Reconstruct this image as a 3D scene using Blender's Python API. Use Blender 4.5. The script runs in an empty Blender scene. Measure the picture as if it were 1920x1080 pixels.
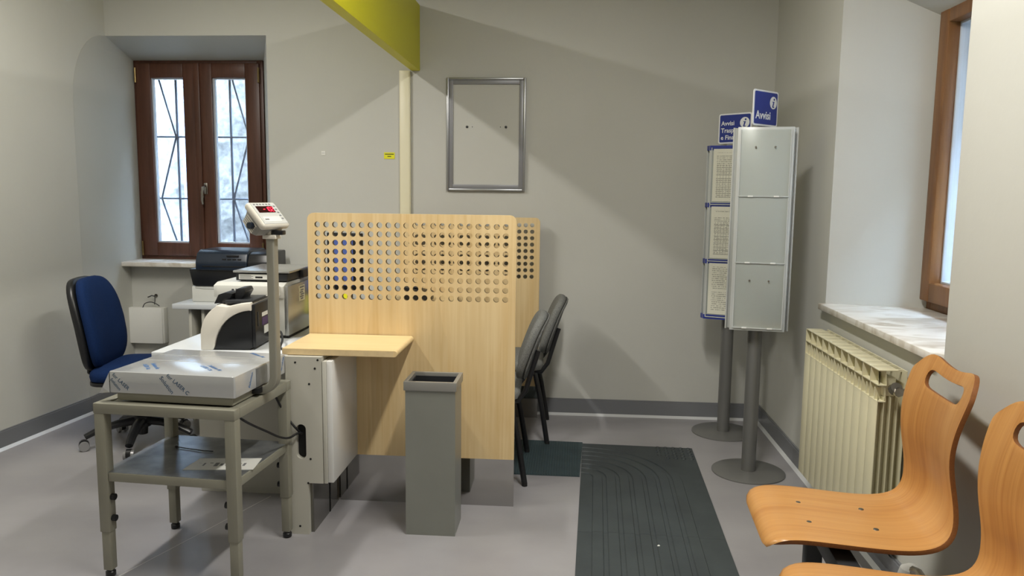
import bpy, bmesh, math, random
from mathutils import Vector, Matrix
random.seed(7)
PI = math.pi
scene = bpy.context.scene
col = scene.collection

# ------------------------------------------------------------------ camera
F, PITCH, ROLL, YAW = 1460.0, 0.1217664, 0.0113769, -0.0730266
fw = Vector((math.sin(YAW)*math.cos(PITCH), math.cos(YAW)*math.cos(PITCH), -math.sin(PITCH)))
rt = Vector((math.cos(YAW), -math.sin(YAW), 0)); up = rt.cross(fw)
r2 = rt*math.cos(ROLL) + up*math.sin(ROLL); u2 = up*math.cos(ROLL) - rt*math.sin(ROLL)
cd = bpy.data.cameras.new('camera'); cam = bpy.data.objects.new('camera', cd); col.objects.link(cam)
cd.sensor_fit = 'HORIZONTAL'; cd.sensor_width = 36.0; cd.lens = 36.0*F/1920.0
cd.clip_start = 0.02; cd.clip_end = 200
cam.matrix_world = Matrix(((r2.x, u2.x, -fw.x, 0), (r2.y, u2.y, -fw.y, 0), (r2.z, u2.z, -fw.z, 1.42), (0, 0, 0, 1)))
scene.camera = cam

# ------------------------------------------------------------------ world, exposure
wd = bpy.data.worlds.new('overcast_sky'); scene.world = wd; wd.use_nodes = True
bg = wd.node_tree.nodes['Background']; bg.inputs[0].default_value = (0.56, 0.76, 1.0, 1); bg.inputs[1].default_value = 40.0
vs = scene.view_settings
vs.view_transform = 'Standard'; vs.look = 'None'; vs.gamma = 1.0; vs.use_curve_mapping = False
vs.exposure = 0.48
LAMP_W = 34.0

# ------------------------------------------------------------------ helpers
def lin(h):
    h = h.lstrip('#'); o = []
    for i in (0, 2, 4):
        c = int(h[i:i+2], 16)/255.0
        o.append(c/12.92 if c <= 0.04045 else ((c+0.055)/1.055)**2.4)
    return (o[0], o[1], o[2], 1.0)

MATS = {}
def mat(name, hexcol, rough=0.5, metal=0.0, var=0.0, vscale=(6, 6, 6), col2=None, bump=0.0, bscale=60.0, spec=0.5, emit=None, estr=0.0, coat=0.0, detail=4.0, alpha=1.0, bstretch=(1, 1, 1)):
    if name in MATS: return MATS[name]
    m = bpy.data.materials.new(name); m.use_nodes = True
    nt = m.node_tree; b = nt.nodes['Principled BSDF']
    b.inputs['Base Color'].default_value = lin(hexcol)
    b.inputs['Roughness'].default_value = rough; b.inputs['Metallic'].default_value = metal
    b.inputs['Specular IOR Level'].default_value = spec
    b.inputs['Coat Weight'].default_value = coat
    b.inputs['Alpha'].default_value = alpha
    tc = nt.nodes.new('ShaderNodeTexCoord')
    if var or col2:
        mp = nt.nodes.new('ShaderNodeMapping'); mp.inputs['Scale'].default_value = vscale
        nz = nt.nodes.new('ShaderNodeTexNoise'); nz.inputs['Scale'].default_value = 1.0; nz.inputs['Detail'].default_value = detail
        rp = nt.nodes.new('ShaderNodeValToRGB')
        a = lin(hexcol); c2 = lin(col2) if col2 else tuple(min(1, x*(1-var)) for x in a[:3])+(1,)
        rp.color_ramp.elements[0].position = 0.33; rp.color_ramp.elements[1].position = 0.67
        rp.color_ramp.elements[0].color = c2; rp.color_ramp.elements[1].color = a
        nt.links.new(tc.outputs['Object'], mp.inputs['Vector']); nt.links.new(mp.outputs[0], nz.inputs['Vector'])
        nt.links.new(nz.outputs['Fac'], rp.inputs[0]); nt.links.new(rp.outputs[0], b.inputs['Base Color'])
    if bump:
        mp2 = nt.nodes.new('ShaderNodeMapping'); mp2.inputs['Scale'].default_value = tuple(bscale*s for s in bstretch)
        n2 = nt.nodes.new('ShaderNodeTexNoise'); n2.inputs['Scale'].default_value = 1.0; n2.inputs['Detail'].default_value = 3
        bp = nt.nodes.new('ShaderNodeBump'); bp.inputs['Strength'].default_value = bump; bp.inputs['Distance'].default_value = 0.01
        nt.links.new(tc.outputs['Object'], mp2.inputs['Vector']); nt.links.new(mp2.outputs[0], n2.inputs['Vector'])
        nt.links.new(n2.outputs['Fac'], bp.inputs['Height']); nt.links.new(bp.outputs[0], b.inputs['Normal'])
    if emit:
        b.inputs['Emission Color'].default_value = lin(emit); b.inputs['Emission Strength'].default_value = estr
    MATS[name] = m
    return m

def wood_mat(name, light, dark, mid, along='z', fine=90.0, rough=0.38, plank=0.0):
    """wood veneer: fine stretched grain + broad figure (+ faint vertical strips)"""
    m = bpy.data.materials.new(name); m.use_nodes = True; nt = m.node_tree; b = nt.nodes['Principled BSDF']
    b.inputs['Roughness'].default_value = rough
    tc = nt.nodes.new('ShaderNodeTexCoord')
    def noise(scale, det, dist=0.0):
        mp = nt.nodes.new('ShaderNodeMapping'); mp.inputs['Scale'].default_value = scale
        n = nt.nodes.new('ShaderNodeTexNoise'); n.inputs['Scale'].default_value = 1; n.inputs['Detail'].default_value = det
        n.inputs['Distortion'].default_value = dist
        nt.links.new(tc.outputs['Object'], mp.inputs['Vector']); nt.links.new(mp.outputs[0], n.inputs['Vector'])
        return n.outputs['Fac']
    if along == 'z': s1, s2 = (fine, fine, 2.0), (7, 7, 1.6)
    else: s1, s2 = (2.2, fine, 2.2), (1.3, 13, 1.3)
    g, f = noise(s1, 4, 0.4), noise(s2, 3, 0.8)
    r = nt.nodes.new('ShaderNodeValToRGB'); r.color_ramp.elements[0].position = .3; r.color_ramp.elements[1].position = .7
    r.color_ramp.elements[0].color = lin(dark); r.color_ramp.elements[1].color = lin(light)
    nt.links.new(g, r.inputs[0])
    mx = nt.nodes.new('ShaderNodeMixRGB'); mx.blend_type = 'MIX'; mx.inputs[2].default_value = lin(mid)
    mr = nt.nodes.new('ShaderNodeMapRange'); mr.inputs[1].default_value = .35; mr.inputs[2].default_value = .7; mr.inputs[4].default_value = .65
    nt.links.new(f, mr.inputs[0]); nt.links.new(mr.outputs[0], mx.inputs[0]); nt.links.new(r.outputs[0], mx.inputs[1])
    out = mx.outputs[0]
    if plank:
        mp = nt.nodes.new('ShaderNodeMapping'); mp.inputs['Scale'].default_value = (8.5, 0.01, 1.4)
        v = nt.nodes.new('ShaderNodeTexVoronoi'); v.inputs['Scale'].default_value = 1; v.distance = 'CHEBYCHEV'
        nt.links.new(tc.outputs['Object'], mp.inputs['Vector']); nt.links.new(mp.outputs[0], v.inputs['Vector'])
        sp = nt.nodes.new('ShaderNodeSeparateColor'); nt.links.new(v.outputs['Color'], sp.inputs[0])
        m2 = nt.nodes.new('ShaderNodeMapRange'); m2.inputs[3].default_value = 1 - plank; m2.inputs[4].default_value = 1.0
        nt.links.new(sp.outputs[0], m2.inputs[0])
        mm = nt.nodes.new('ShaderNodeMixRGB'); mm.blend_type = 'MULTIPLY'; mm.inputs[0].default_value = 1
        nt.links.new(out, mm.inputs[1]); nt.links.new(m2.outputs[0], mm.inputs[2]); out = mm.outputs[0]
    nt.links.new(out, b.inputs['Base Color'])
    MATS[name] = m; return m

def glass_mat(name, tint='#ffffff', gloss=0.10, rough=0.02):
    m = bpy.data.materials.new(name); m.use_nodes = True; nt = m.node_tree
    nt.nodes.remove(nt.nodes['Principled BSDF']); out = nt.nodes['Material Output']
    t = nt.nodes.new('ShaderNodeBsdfTransparent'); t.inputs[0].default_value = lin(tint)
    g = nt.nodes.new('ShaderNodeBsdfGlossy'); g.inputs['Roughness'].default_value = rough
    lw = nt.nodes.new('ShaderNodeLayerWeight'); lw.inputs[0].default_value = .5
    pw = nt.nodes.new('ShaderNodeMath'); pw.operation = 'POWER'; pw.inputs[1].default_value = 4.0
    ma = nt.nodes.new('ShaderNodeMath'); ma.operation = 'MULTIPLY_ADD'; ma.inputs[1].default_value = .55; ma.inputs[2].default_value = gloss*.4
    mx = nt.nodes.new('ShaderNodeMixShader')
    nt.links.new(lw.outputs['Facing'], pw.inputs[0]); nt.links.new(pw.outputs[0], ma.inputs[0])
    nt.links.new(ma.outputs[0], mx.inputs[0]); nt.links.new(t.outputs[0], mx.inputs[1]); nt.links.new(g.outputs[0], mx.inputs[2])
    nt.links.new(mx.outputs[0], out.inputs[0]); MATS[name] = m; return m

def paper_mat(name, seed, table=False, freq=95.0):
    """printed sheet: object coords x across (-.105...105) and z up (-.1485...1485)"""
    m = bpy.data.materials.new(name); m.use_nodes = True; nt = m.node_tree; b = nt.nodes['Principled BSDF']
    b.inputs['Roughness'].default_value = .6
    tc = nt.nodes.new('ShaderNodeTexCoord'); sp = nt.nodes.new('ShaderNodeSeparateXYZ'); nt.links.new(tc.outputs['Object'], sp.inputs[0])
    def math_(op, a, c=None, clamp=False):
        n = nt.nodes.new('ShaderNodeMath'); n.operation = op; n.use_clamp = clamp
        for i, v in enumerate((a, c)):
            if v is None: continue
            if isinstance(v, (int, float)): n.inputs[i].default_value = v
            else: nt.links.new(v, n.inputs[i])
        return n.outputs[0]
    x, z = sp.outputs[0], sp.outputs[2]
    fr = math_('FRACT', math_('MULTIPLY', z, freq))
    line = math_('LESS_THAN', fr, .45)
    row = math_('FLOOR', math_('MULTIPLY', z, freq))
    cv = nt.nodes.new('ShaderNodeCombineXYZ'); nt.links.new(math_('MULTIPLY', x, 260.0), cv.inputs[0]); nt.links.new(math_('MULTIPLY', row, 3.7), cv.inputs[1]); cv.inputs[2].default_value = seed
    nz = nt.nodes.new('ShaderNodeTexNoise'); nz.inputs['Scale'].default_value = 1; nz.inputs['Detail'].default_value = 1
    nt.links.new(cv.outputs[0], nz.inputs['Vector'])
    words = math_('GREATER_THAN', nz.outputs['Fac'], .45)
    cv2 = nt.nodes.new('ShaderNodeCombineXYZ'); nt.links.new(math_('MULTIPLY', row, .31), cv2.inputs[0]); cv2.inputs[1].default_value = seed*1.7
    n2 = nt.nodes.new('ShaderNodeTexNoise'); n2.inputs['Scale'].default_value = 1; nt.links.new(cv2.outputs[0], n2.inputs['Vector'])
    keep = math_('GREATER_THAN', n2.outputs['Fac'], .40)
    mx_ = math_('MULTIPLY', math_('LESS_THAN', math_('ABSOLUTE', x), .086), math_('LESS_THAN', math_('ABSOLUTE', z), .128))
    ink = math_('MULTIPLY', math_('MULTIPLY', line, words), math_('MULTIPLY', keep, mx_))
    if table:
        gx = math_('LESS_THAN', math_('FRACT', math_('MULTIPLY', x, 62.0)), .12)
        gz = math_('LESS_THAN', math_('FRACT', math_('MULTIPLY', z, 48.0)), .12)
        reg = math_('MULTIPLY', mx_, math_('LESS_THAN', z, .06))
        ink = math_('MAXIMUM', ink, math_('MULTIPLY', math_('MAXIMUM', gx, gz), reg))
    mix = nt.nodes.new('ShaderNodeMixRGB'); mix.inputs[1].default_value = lin('#f4efe2'); mix.inputs[2].default_value = lin('#5d584f')
    nt.links.new(math_('MULTIPLY', ink, .6), mix.inputs[0]); nt.links.new(mix.outputs[0], b.inputs['Base Color'])
    MATS[name] = m; return m

def marble_mat(name):
    m = bpy.data.materials.new(name); m.use_nodes = True; nt = m.node_tree; b = nt.nodes['Principled BSDF']
    b.inputs['Roughness'].default_value = .3
    tc = nt.nodes.new('ShaderNodeTexCoord'); mp = nt.nodes.new('ShaderNodeMapping'); mp.inputs['Scale'].default_value = (5, 11, 5); mp.inputs['Rotation'].default_value = (0, 0, .5)
    n = nt.nodes.new('ShaderNodeTexNoise'); n.inputs['Scale'].default_value = 1; n.inputs['Detail'].default_value = 8; n.inputs['Distortion'].default_value = 1.2
    r = nt.nodes.new('ShaderNodeValToRGB'); e = r.color_ramp.elements
    e[0].position = .3; e[0].color = lin('#b3a796'); e[1].position = .58; e[1].color = lin('#e6e3dd')
    k = e.new(.45); k.color = lin('#d3cdc3')
    nt.links.new(tc.outputs['Object'], mp.inputs[0]); nt.links.new(mp.outputs[0], n.inputs['Vector']); nt.links.new(n.outputs['Fac'], r.inputs[0]); nt.links.new(r.outputs[0], b.inputs['Base Color'])
    MATS[name] = m; return m

# ---- mesh builder -------------------------------------------------
class MB:
    def __init__(s): s.v = []; s.f = []
    def add(s, vs_, fs):
        o = len(s.v); s.v += [tuple(p) for p in vs_]; s.f += [tuple(i+o for i in f) for f in fs]; return s
    def bm(s, b, M=None):
        b.verts.ensure_lookup_table(); b.verts.index_update()
        s.add([(M @ v.co) if M else v.co for v in b.verts], [[v.index for v in f.verts] for f in b.faces]); b.free(); return s
    def box(s, x0, x1, y0, y1, z0, z1, bev=0.0, M=None, seg=2):
        b = bmesh.new(); bmesh.ops.create_cube(b, size=1)
        for v in b.verts:
            v.co = Vector((x0 if v.co.x < 0 else x1, y0 if v.co.y < 0 else y1, z0 if v.co.z < 0 else z1))
        if bev: bmesh.ops.bevel(b, geom=list(b.edges), offset=bev, segments=seg, affect='EDGES', profile=.5)
        return s.bm(b, M)
    def prism(s, poly, a, c, axis='z', bev=0.0, M=None, seg=2, caps_only=False):
        """extrude 2-D polygon. axis z: (x,y); axis y: (x,z); axis x: (y,z)"""
        def P(p, t): return {'z': (p[0], p[1], t), 'y': (p[0], t, p[1]), 'x': (t, p[0], p[1])}[axis]
        b = bmesh.new(); n = len(poly)
        A = [b.verts.new(P(p, a)) for p in poly]; C = [b.verts.new(P(p, c)) for p in poly]
        fa = b.faces.new(A); fc = b.faces.new(list(reversed(C)))
        for i in range(n): b.faces.new((A[i], C[i], C[(i+1) % n], A[(i+1) % n]))
        bmesh.ops.recalc_face_normals(b, faces=list(b.faces))
        if bev:
            es = list(set(fa.edges) | set(fc.edges)) if caps_only else list(b.edges)
            bmesh.ops.bevel(b, geom=es, offset=bev, segments=seg, affect='EDGES', profile=.5)
        return s.bm(b, M)
    def cyl(s, p0, p1, r0, r1=None, seg=20, caps=True):
        r1 = r0 if r1 is None else r1
        return s.tube([p0, p1], [r0, r1], seg, caps)
    def tube(s, pts, r, seg=12, caps=True, sx=1.0, sy=1.0, closed=False, sq=1.0):
        pts = [Vector(p) for p in pts]; n = len(pts)
        rs = list(r) if isinstance(r, (list, tuple)) else [r]*n
        tg = []
        for i in range(n):
            if closed: d = pts[(i+1) % n]-pts[i-1]
            else: d = (pts[min(i+1, n-1)]-pts[max(i-1, 0)])
            tg.append(d.normalized())
        ref = Vector((0, 0, 1)) if abs(tg[0].z) < .9 else Vector((1, 0, 0))
        nrm = (ref - tg[0]*ref.dot(tg[0])).normalized(); V = []; Fs = []
        for i in range(n):
            if i:
                ax = tg[i-1].cross(tg[i])
                if ax.length > 1e-8: nrm = Matrix.Rotation(tg[i-1].angle(tg[i]), 3, ax.normalized()) @ nrm
            bn = tg[i].cross(nrm)
            for k in range(seg):
                a = 2*PI*k/seg
                c_, s_ = math.cos(a), math.sin(a); c_, s_ = math.copysign(abs(c_)**sq, c_), math.copysign(abs(s_)**sq, s_); V.append(pts[i] + (nrm*c_*sx + bn*s_*sy)*rs[i])
        m = n if closed else n-1
        for i in range(m):
            j = (i+1) % n
            for k in range(seg): Fs.append((i*seg+k, i*seg+(k+1) % seg, j*seg+(k+1) % seg, j*seg+k))
        if caps and not closed:
            Fs.append(tuple(reversed(range(seg)))); Fs.append(tuple((n-1)*seg+k for k in range(seg)))
        return s.add(V, Fs)
    def lathe(s, prof, c=(0, 0, 0), seg=28, M=None):
        V = []; Fs = []; n = len(prof)
        for r, z in prof:
            for k in range(seg):
                a = 2*PI*k/seg; p = Vector((c[0]+r*math.cos(a), c[1]+r*math.sin(a), c[2]+z)); V.append(M @ p if M else p)
        for i in range(n-1):
            for k in range(seg): Fs.append((i*seg+k, i*seg+(k+1) % seg, (i+1)*seg+(k+1) % seg, (i+1)*seg+k))
        Fs.append(tuple(reversed(range(seg)))); Fs.append(tuple((n-1)*seg+k for k in range(seg)))
        return s.add(V, Fs)
    def mesh(s, name, smooth=35.0):
        me = bpy.data.meshes.new(name); me.from_pydata(s.v, [], s.f); me.update()
        b = bmesh.new(); b.from_mesh(me); bmesh.ops.recalc_face_normals(b, faces=list(b.faces)); b.to_mesh(me); b.free()
        if smooth:
            me.polygons.foreach_set('use_smooth', [True]*len(me.polygons)); me.set_sharp_from_angle(angle=math.radians(smooth))
        return me
    def build(s, name, m, parent=None, loc=None, rot=None, smooth=35.0):
        o = bpy.data.objects.new(name, s.mesh(name, smooth)); col.objects.link(o)
        if m: o.data.materials.append(m)
        if parent: o.parent = parent
        if loc: o.location = loc
        if rot: o.rotation_euler = rot
        return o

def rrect(x0, x1, y0, y1, r, seg=6, corners=(1, 1, 1, 1)):
    """rounded rectangle polygon; corners: bl, br, tr, tl"""
    out = []
    for (cx, cy, a0, on, px, py) in ((x0+r, y0+r, PI, corners[0], x0, y0), (x1-r, y0+r, 1.5*PI, corners[1], x1, y0), (x1-r, y1-r, 0, corners[2], x1, y1), (x0+r, y1-r, .5*PI, corners[3], x0, y1)):
        if on: out += [(cx+r*math.cos(a0+.5*PI*k/seg), cy+r*math.sin(a0+.5*PI*k/seg)) for k in range(seg+1)]
        else: out.append((px, py))
    return out

def root(name, label, cat, loc=(0, 0, 0), rz=0.0, group=None):
    o = bpy.data.objects.new(name, None); col.objects.link(o); o.empty_display_size = .1
    o.location = loc; o.rotation_euler = (0, 0, rz); o['label'] = label; o['category'] = cat
    if group: o['group'] = group
    return o
def tag(o, label, cat, group=None):
    o['label'] = label; o['category'] = cat
    if group: o['group'] = group
    return o
def struct(o, label=None):
    o['kind'] = 'structure'
    if label: o['label'] = label
    return o
def copy_tree(o, parent=None):
    c = o.copy(); col.objects.link(c)
    if parent: c.parent = parent
    for ch in list(o.children): copy_tree(ch, c)
    return c
def text_mesh(txt, size, depth=0.0004, align='LEFT', bold=0.0, shear=0.0, space=1.0):
    cu = bpy.data.curves.new('txt', 'FONT'); cu.body = txt; cu.size = size; cu.extrude = depth; cu.align_x = align; cu.align_y = 'BOTTOM_BASELINE'
    cu.offset = bold; cu.shear = shear; cu.space_character = space; cu.resolution_u = 2
    t = bpy.data.objects.new('txt', cu); col.objects.link(t)
    dg = bpy.context.evaluated_depsgraph_get(); me = bpy.data.meshes.new_from_object(t.evaluated_get(dg))
    bpy.data.objects.remove(t); bpy.data.curves.remove(cu); return me
def put_text(txt, size, name, m, parent, loc, rot, **kw):
    me = text_mesh(txt, size, **kw); me.name = name; me.materials.clear(); me.materials.append(m)
    o = bpy.data.objects.new(name, me); col.objects.link(o); o.parent = parent; o.location = loc; o.rotation_euler = rot
    return o

# ------------------------------------------------------------------ materials
M_wall = mat('wall_paint', '#c3c3bd', .75, var=.05, vscale=(1.3, 1.3, 1.3), bump=.08, bscale=22, spec=.25)
M_ceil = mat('ceiling_paint', '#d8d6cf', .8, spec=.2)
M_floor = mat('grey_vinyl', '#9c9a9c', .34, col2='#8c8a8d', vscale=(1.6, 2.2, 1), bump=.03, bscale=14, spec=.45, detail=6)
M_seam = mat('floor_seam', '#c5c3c1', .5)
M_base = mat('baseboard_grey', '#74767a', .3, bump=.02)
M_strip = mat('baseboard_strip_glint', '#cfd1d3', .25, .1)
M_winwood = mat('window_wood_dark', '#5c3a2b', .4, col2='#4a2c1f', vscale=(30, 30, 2.5), bump=.05, bscale=80, bstretch=(1, 1, .05))
M_winwood2 = mat('window_wood_warm', '#80572f', .4, col2='#6a4524', vscale=(30, 30, 2.5), bump=.05, bscale=80, bstretch=(1, 1, .05))
M_glass = glass_mat('window_glass')
M_bead = mat('glazing_bead', '#b9c0c9', .4)
M_brass = mat('brass', '#8d7a56', .3, .9)
M_chrome = mat('satin_nickel', '#a9a49c', .25, 1.0)
M_marble = marble_mat('marble')
M_iron = mat('grille_iron', '#5f6a7c', .6)
M_stone = mat('outside_stone', '#716f6d', .9, col2='#4b4a48', vscale=(22, 22, 22), bump=.9, bscale=9, detail=8)
M_ground = mat('outside_ground', '#4c4a46', .9, var=.2, vscale=(4, 4, 4))
M_pipe = mat('outside_pipe', '#8292a8', .6)
M_yellow = mat('yellow_paint', '#d2cc12', .5, bump=.01)
M_cream = mat('cream_plastic', '#e2dcbf', .4, var=.04)
M_alu = mat('aluminium', '#a3a5a7', .32, .75)
M_alu_dk = mat('frame_inner_grey', '#85868a', .4, .2)
M_maple = wood_mat('maple', '#dfc595', '#d0b07a', '#e3cc9f', 'z', 60, .42, plank=.08)
M_maple_top = wood_mat('maple_top', '#e3cb99', '#d6b984', '#e6d0a2', 'y', 45, .35)
M_mapleedge = mat('maple_edge', '#dcc497', .45, var=.1, vscale=(40, 40, 40))
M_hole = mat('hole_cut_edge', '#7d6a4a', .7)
M_mirror = mat('polished_steel', '#b4b3b1', .06, 1.0)
M_kick = mat('brushed_kick', '#85847f', .16, 1.0)
M_lgrey = mat('light_grey_laminate', '#bdbbb0', .45, var=.03)
M_white = mat('white_panel', '#d9d9d6', .22, spec=.5)
M_desk = mat('desk_white', '#d5d9dc', .25)
M_black = mat('black_plastic', '#16171a', .35)
M_blackmatt = mat('black_matt', '#0d0d0e', .7)
M_darkgrey = mat('dark_grey_metal', '#35373a', .45, .3)
M_binm = mat('bin_grey_paint', '#84867f', .35, .2, var=.05)
M_binrim = mat('bin_rim', '#92918c', .35, .4)
M_liner = mat('bin_liner', '#2e3034', .5, .3)
M_cart = mat('cart_paint', '#8d8b7d', .42, .15, var=.05, vscale=(8, 8, 8))
M_shelf = mat('cart_shelf_steel', '#a3a6a8', .32, .7, col2='#7e8287', vscale=(14, 14, 14), detail=7)
M_film = mat('film_steel', '#c8cacb', .18, .4, var=.05, vscale=(3, 3, 3))
M_filmblue = mat('film_print_blue', '#3f6ea6', .4)
M_filmdark = mat('film_print_navy', '#30506f', .4)
M_tube = mat('pole_paint', '#8e8c80', .4, .2)
M_head = mat('indicator_plastic', '#d6d1c4', .45)
M_headside = mat('indicator_side', '#8f8e89', .5)
M_pad = mat('keypad', '#c3c4c0', .4)
M_led = mat('led_window', '#2a0507', .2)
M_ledon = mat('led_segment', '#ff3040', .4, emit='#ff2038', estr=3.0)
M_key = mat('key_print', '#77787a', .5)
M_billwhite = mat('bill_counter_white', '#e2ddd2', .35)
M_print_dk = mat('printer_navy', '#1c2634', .28)
M_label = mat('label_white', '#dcdcd6', .5)
M_purple = mat('label_purple', '#4b3560', .5)
M_machine = mat('machine_beige', '#d0d0ca', .4)
M_msteel = mat('machine_steel', '#c2c3c0', .25, .75, var=.06, vscale=(2, 2, 14))
M_blue = mat('blue_fabric', '#122a55', .85, var=.2, vscale=(160, 160, 160), bump=.25, bscale=500, spec=.15)
M_greyfab = mat('grey_fabric', '#888986', .95, col2='#646562', vscale=(260, 260, 260), bump=.3, bscale=600, spec=.1)
M_standgrey = mat('stand_grey', '#7b7b79', .38, .45)
M_frost = mat('frosted_plastic', '#bfc2c0', .25, var=.02, spec=.5)
M_pocket = glass_mat('pocket_clear', '#fafbfa', .06, .05)
M_signblue = mat('sign_blue', '#26378c', .4)
M_signwhite = mat('sign_white', '#eceef0', .4)
M_band = mat('band_blue', '#2b3a92', .35)
M_rad = mat('radiator_cream', '#d6d0b2', .38, var=.03)
M_beech = wood_mat('beech_ply', '#c18c4f', '#ad7640', '#c8975c', 'x', 110, .3)
M_plyedge = mat('ply_edge', '#8a5426', .5, var=.2, vscale=(200, 200, 200))
M_screw = mat('screw_steel', '#7f7c76', .35, .9)
M_mat = mat('rubber_mat', '#33393c', .62, col2='#3c4345', vscale=(5, 5, 5), detail=8, bump=.05, bscale=120)
M_mat2 = mat('rubber_mat_green', '#2c3b3f', .65, col2='#34454a', vscale=(7, 7, 7), detail=8)
M_cable = mat('cable_black', '#121214', .5)
M_clear = mat('white_plastic', '#e6e6e2', .35)
M_caster = mat('caster_wheel', '#8f8f90', .35, .3)
M_screenblue = mat('monitor_glow', '#3c4c80', .3, emit='#5868a8', estr=.22)
M_lampbody = mat('lamp_body', '#e4e4e0', .4)
M_diff = mat('lamp_diffuser', '#ffffff', .5, emit='#fff3de', estr=2.0)
M_ystick = mat('sticker_yellow', '#dfdc1c', .5)
M_ink = mat('print_ink', '#4a4a1c', .6)

# ------------------------------------------------------------------ room shell
XR, YB, ZC = 1.219, 4.924, 2.92
def lwx(y): return -3.07 + (y-3.8)*0.075        # the left wall runs slightly askew
fl = MB(); fl.prism([(-4.2, -2.4), (2.0, -2.4), (2.0, 5.5), (-4.2, 5.5)], -.12, 0)
floor = struct(fl.build('floor', M_floor, smooth=0), 'grey vinyl floor with one pale welded seam')
sm = MB()
dv = Vector((0.203, 0.61, 0)).normalized(); nv = Vector((dv.y, -dv.x, 0))*.0022
a, b_ = Vector((-1.602, 2.695, 0))-dv*2.2, Vector((-1.399, 3.305, 0))+dv*.1
sm.prism([(a-nv)[:2], (a+nv)[:2], (b_+nv)[:2], (b_-nv)[:2]], .0, .0008)
sm.build('floor_seam', M_seam, floor, smooth=0)
struct(MB().box(-4.2, 2.0, -2.4, 5.6, ZC, ZC+.12).build('ceiling', M_ceil, smooth=0))

YE = 4.60                                         # where the left wall turns into the window niche
curve = [(YE, 0), (YE, 1.95)] + [(YE + (YB-YE)*(1-math.cos(t))*1.0, 1.95+(2.385-1.95)*math.sin(t)) for t in [PI/2*k/8 for k in range(1, 9)]]
w = MB()
V = []; Fs = []
prof = [(-2.4, 0)] + curve + [(YB+.1, 2.385), (YB+.1, ZC), (-2.4, ZC)]
n = len(prof)
V = [(lwx(y), y, z) for y, z in prof] + [(lwx(y)-.4, y, z) for y, z in prof]
Fs = [tuple(range(n)), tuple(reversed(range(n, 2*n)))] + [(i, n+i, n+(i+1) % n, (i+1) % n) for i in range(n)]
w.add(V, Fs)
struct(w.build('wall_left', M_wall, smooth=20), 'pale grey plastered side wall with rounded niche edge')

w = MB()
w.box(-1.93, 2.0, YB, YB+.55, 0, ZC)                                    # right of the niche
# lintel with sloped soffit
w.prism([(YB, 2.385), (YB, ZC), (5.70, ZC), (5.70, 2.302), (5.35, 2.302)], -3.30, -1.93, 'x')
# right splayed reveal
w.prism([(-1.93, YB+.002), (-1.93, 5.70), (-2.0, 5.70), (-2.118, 5.55), (-2.118, 5.35)], 0, 2.42, 'z')
# apron below the sill
w.box(-3.35, -2.10, 5.19, 5.55, 0, .895)
# left reveal: ruled surface from the curved wall edge to the frame
V = []; Fs = []
for i, (y, z) in enumerate(curve):
    zb = min(z, 2.302) if i < len(curve)-1 else 2.302
    V += [(lwx(y)+.0005, y, z), (-3.052, 5.36, zb), (lwx(y)-.28, y, z), (-3.34, 5.36, zb)]
for i in range(len(curve)-1):
    a0, a1 = 4*i, 4*(i+1)
    Fs += [(a0, a0+1, a1+1, a1), (a0+2, a1+2, a1+3, a0+3), (a0+1, a0+3, a1+3, a1+1)]
w.add(V, Fs)
w.box(-3.6, -3.06, 5.36, 5.55, 0, 2.6)
w.box(-3.9, -3.35, 4.3, 5.55, 0, ZC); w.box(-3.9, -3.2, 5.551, 5.70, 0, 2.6)  # first box: unseen mass behind the niche reveal, added to block light leaks
struct(w.build('wall_back', M_wall, smooth=20), 'grey plastered end wall with window niche')

w = MB()
w.prism([(XR, 2.577), (XR, 3.765), (1.645, 3.685), (1.70, 3.69), (1.72, 3.56), (2.05, 3.50), (2.05, 2.62), (1.72, 2.56), (1.72, 2.48), (1.645, 2.48)], 0, .885, 'z')
w.prism([(XR, 3.765), (XR, 5.5), (2.05, 5.5), (2.05, 3.50), (1.72, 3.56), (1.70, 3.69), (1.645, 3.685)], 0, ZC, 'z')
w.prism([(XR, -2.4), (XR, 2.577), (1.645, 2.48), (1.72, 2.48), (1.72, 2.56), (2.05, 2.62), (2.05, -2.4)], 0, ZC, 'z')
w.prism([(XR, 2.42), (XR, ZC), (2.05, ZC), (2.05, 2.16), (1.645, 2.205)], 2.40, 3.9, 'y', M=None)
struct(w.build('wall_right', M_wall, smooth=0), 'bright plastered side wall with deep window opening')
struct(MB().box(-4.2, 2.0, -2.55, -2.4, 0, ZC).build('wall_front', M_wall, smooth=0))

# baseboards with a lower strip, paled and sloped to mimic lamp reflection
def baseboard(name, p0, p1, nrm):
    p0, p1, nrm = Vector(p0+(0,)), Vector(p1+(0,)), Vector(nrm+(0,)).normalized()
    def pr(t0, t1, z0, z1):
        b = MB(); q = [p0+nrm*t0, p0+nrm*t1, p1+nrm*t1, p1+nrm*t0]
        return b.prism([v[:2] for v in q], z0, z1)
    o = pr(-.004, .014, .012, .098).build(name, M_base, smooth=0); struct(o)
    b = MB(); V = [p+nrm*t+Vector((0, 0, z)) for p in (p0, p1) for t, z in ((-.004, 0), (.030, 0), (.0142, .014), (-.004, .014))]
    b.add(V, [(0, 1, 2, 3), (4, 5, 6, 7), (0, 1, 5, 4), (1, 2, 6, 5), (2, 3, 7, 6), (3, 0, 4, 7)]).build('lower_strip', M_strip, o, smooth=0)
    pr(-.004, .009, .098, .106).build('top_bead', M_base, o, smooth=0)
    return o
baseboard('baseboard_back', (-1.93, YB), (XR, YB), (0, -1))
baseboard('baseboard_right', (XR, YB-.014), (XR, -2.4), (-1, 0))
baseboard('baseboard_left', (lwx(-2.4), -2.4), (lwx(YE), YE), (1, -.075))
baseboard('baseboard_niche', (lwx(YE)+.002, YE), (-3.045, 5.19), (1, .06))

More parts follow.
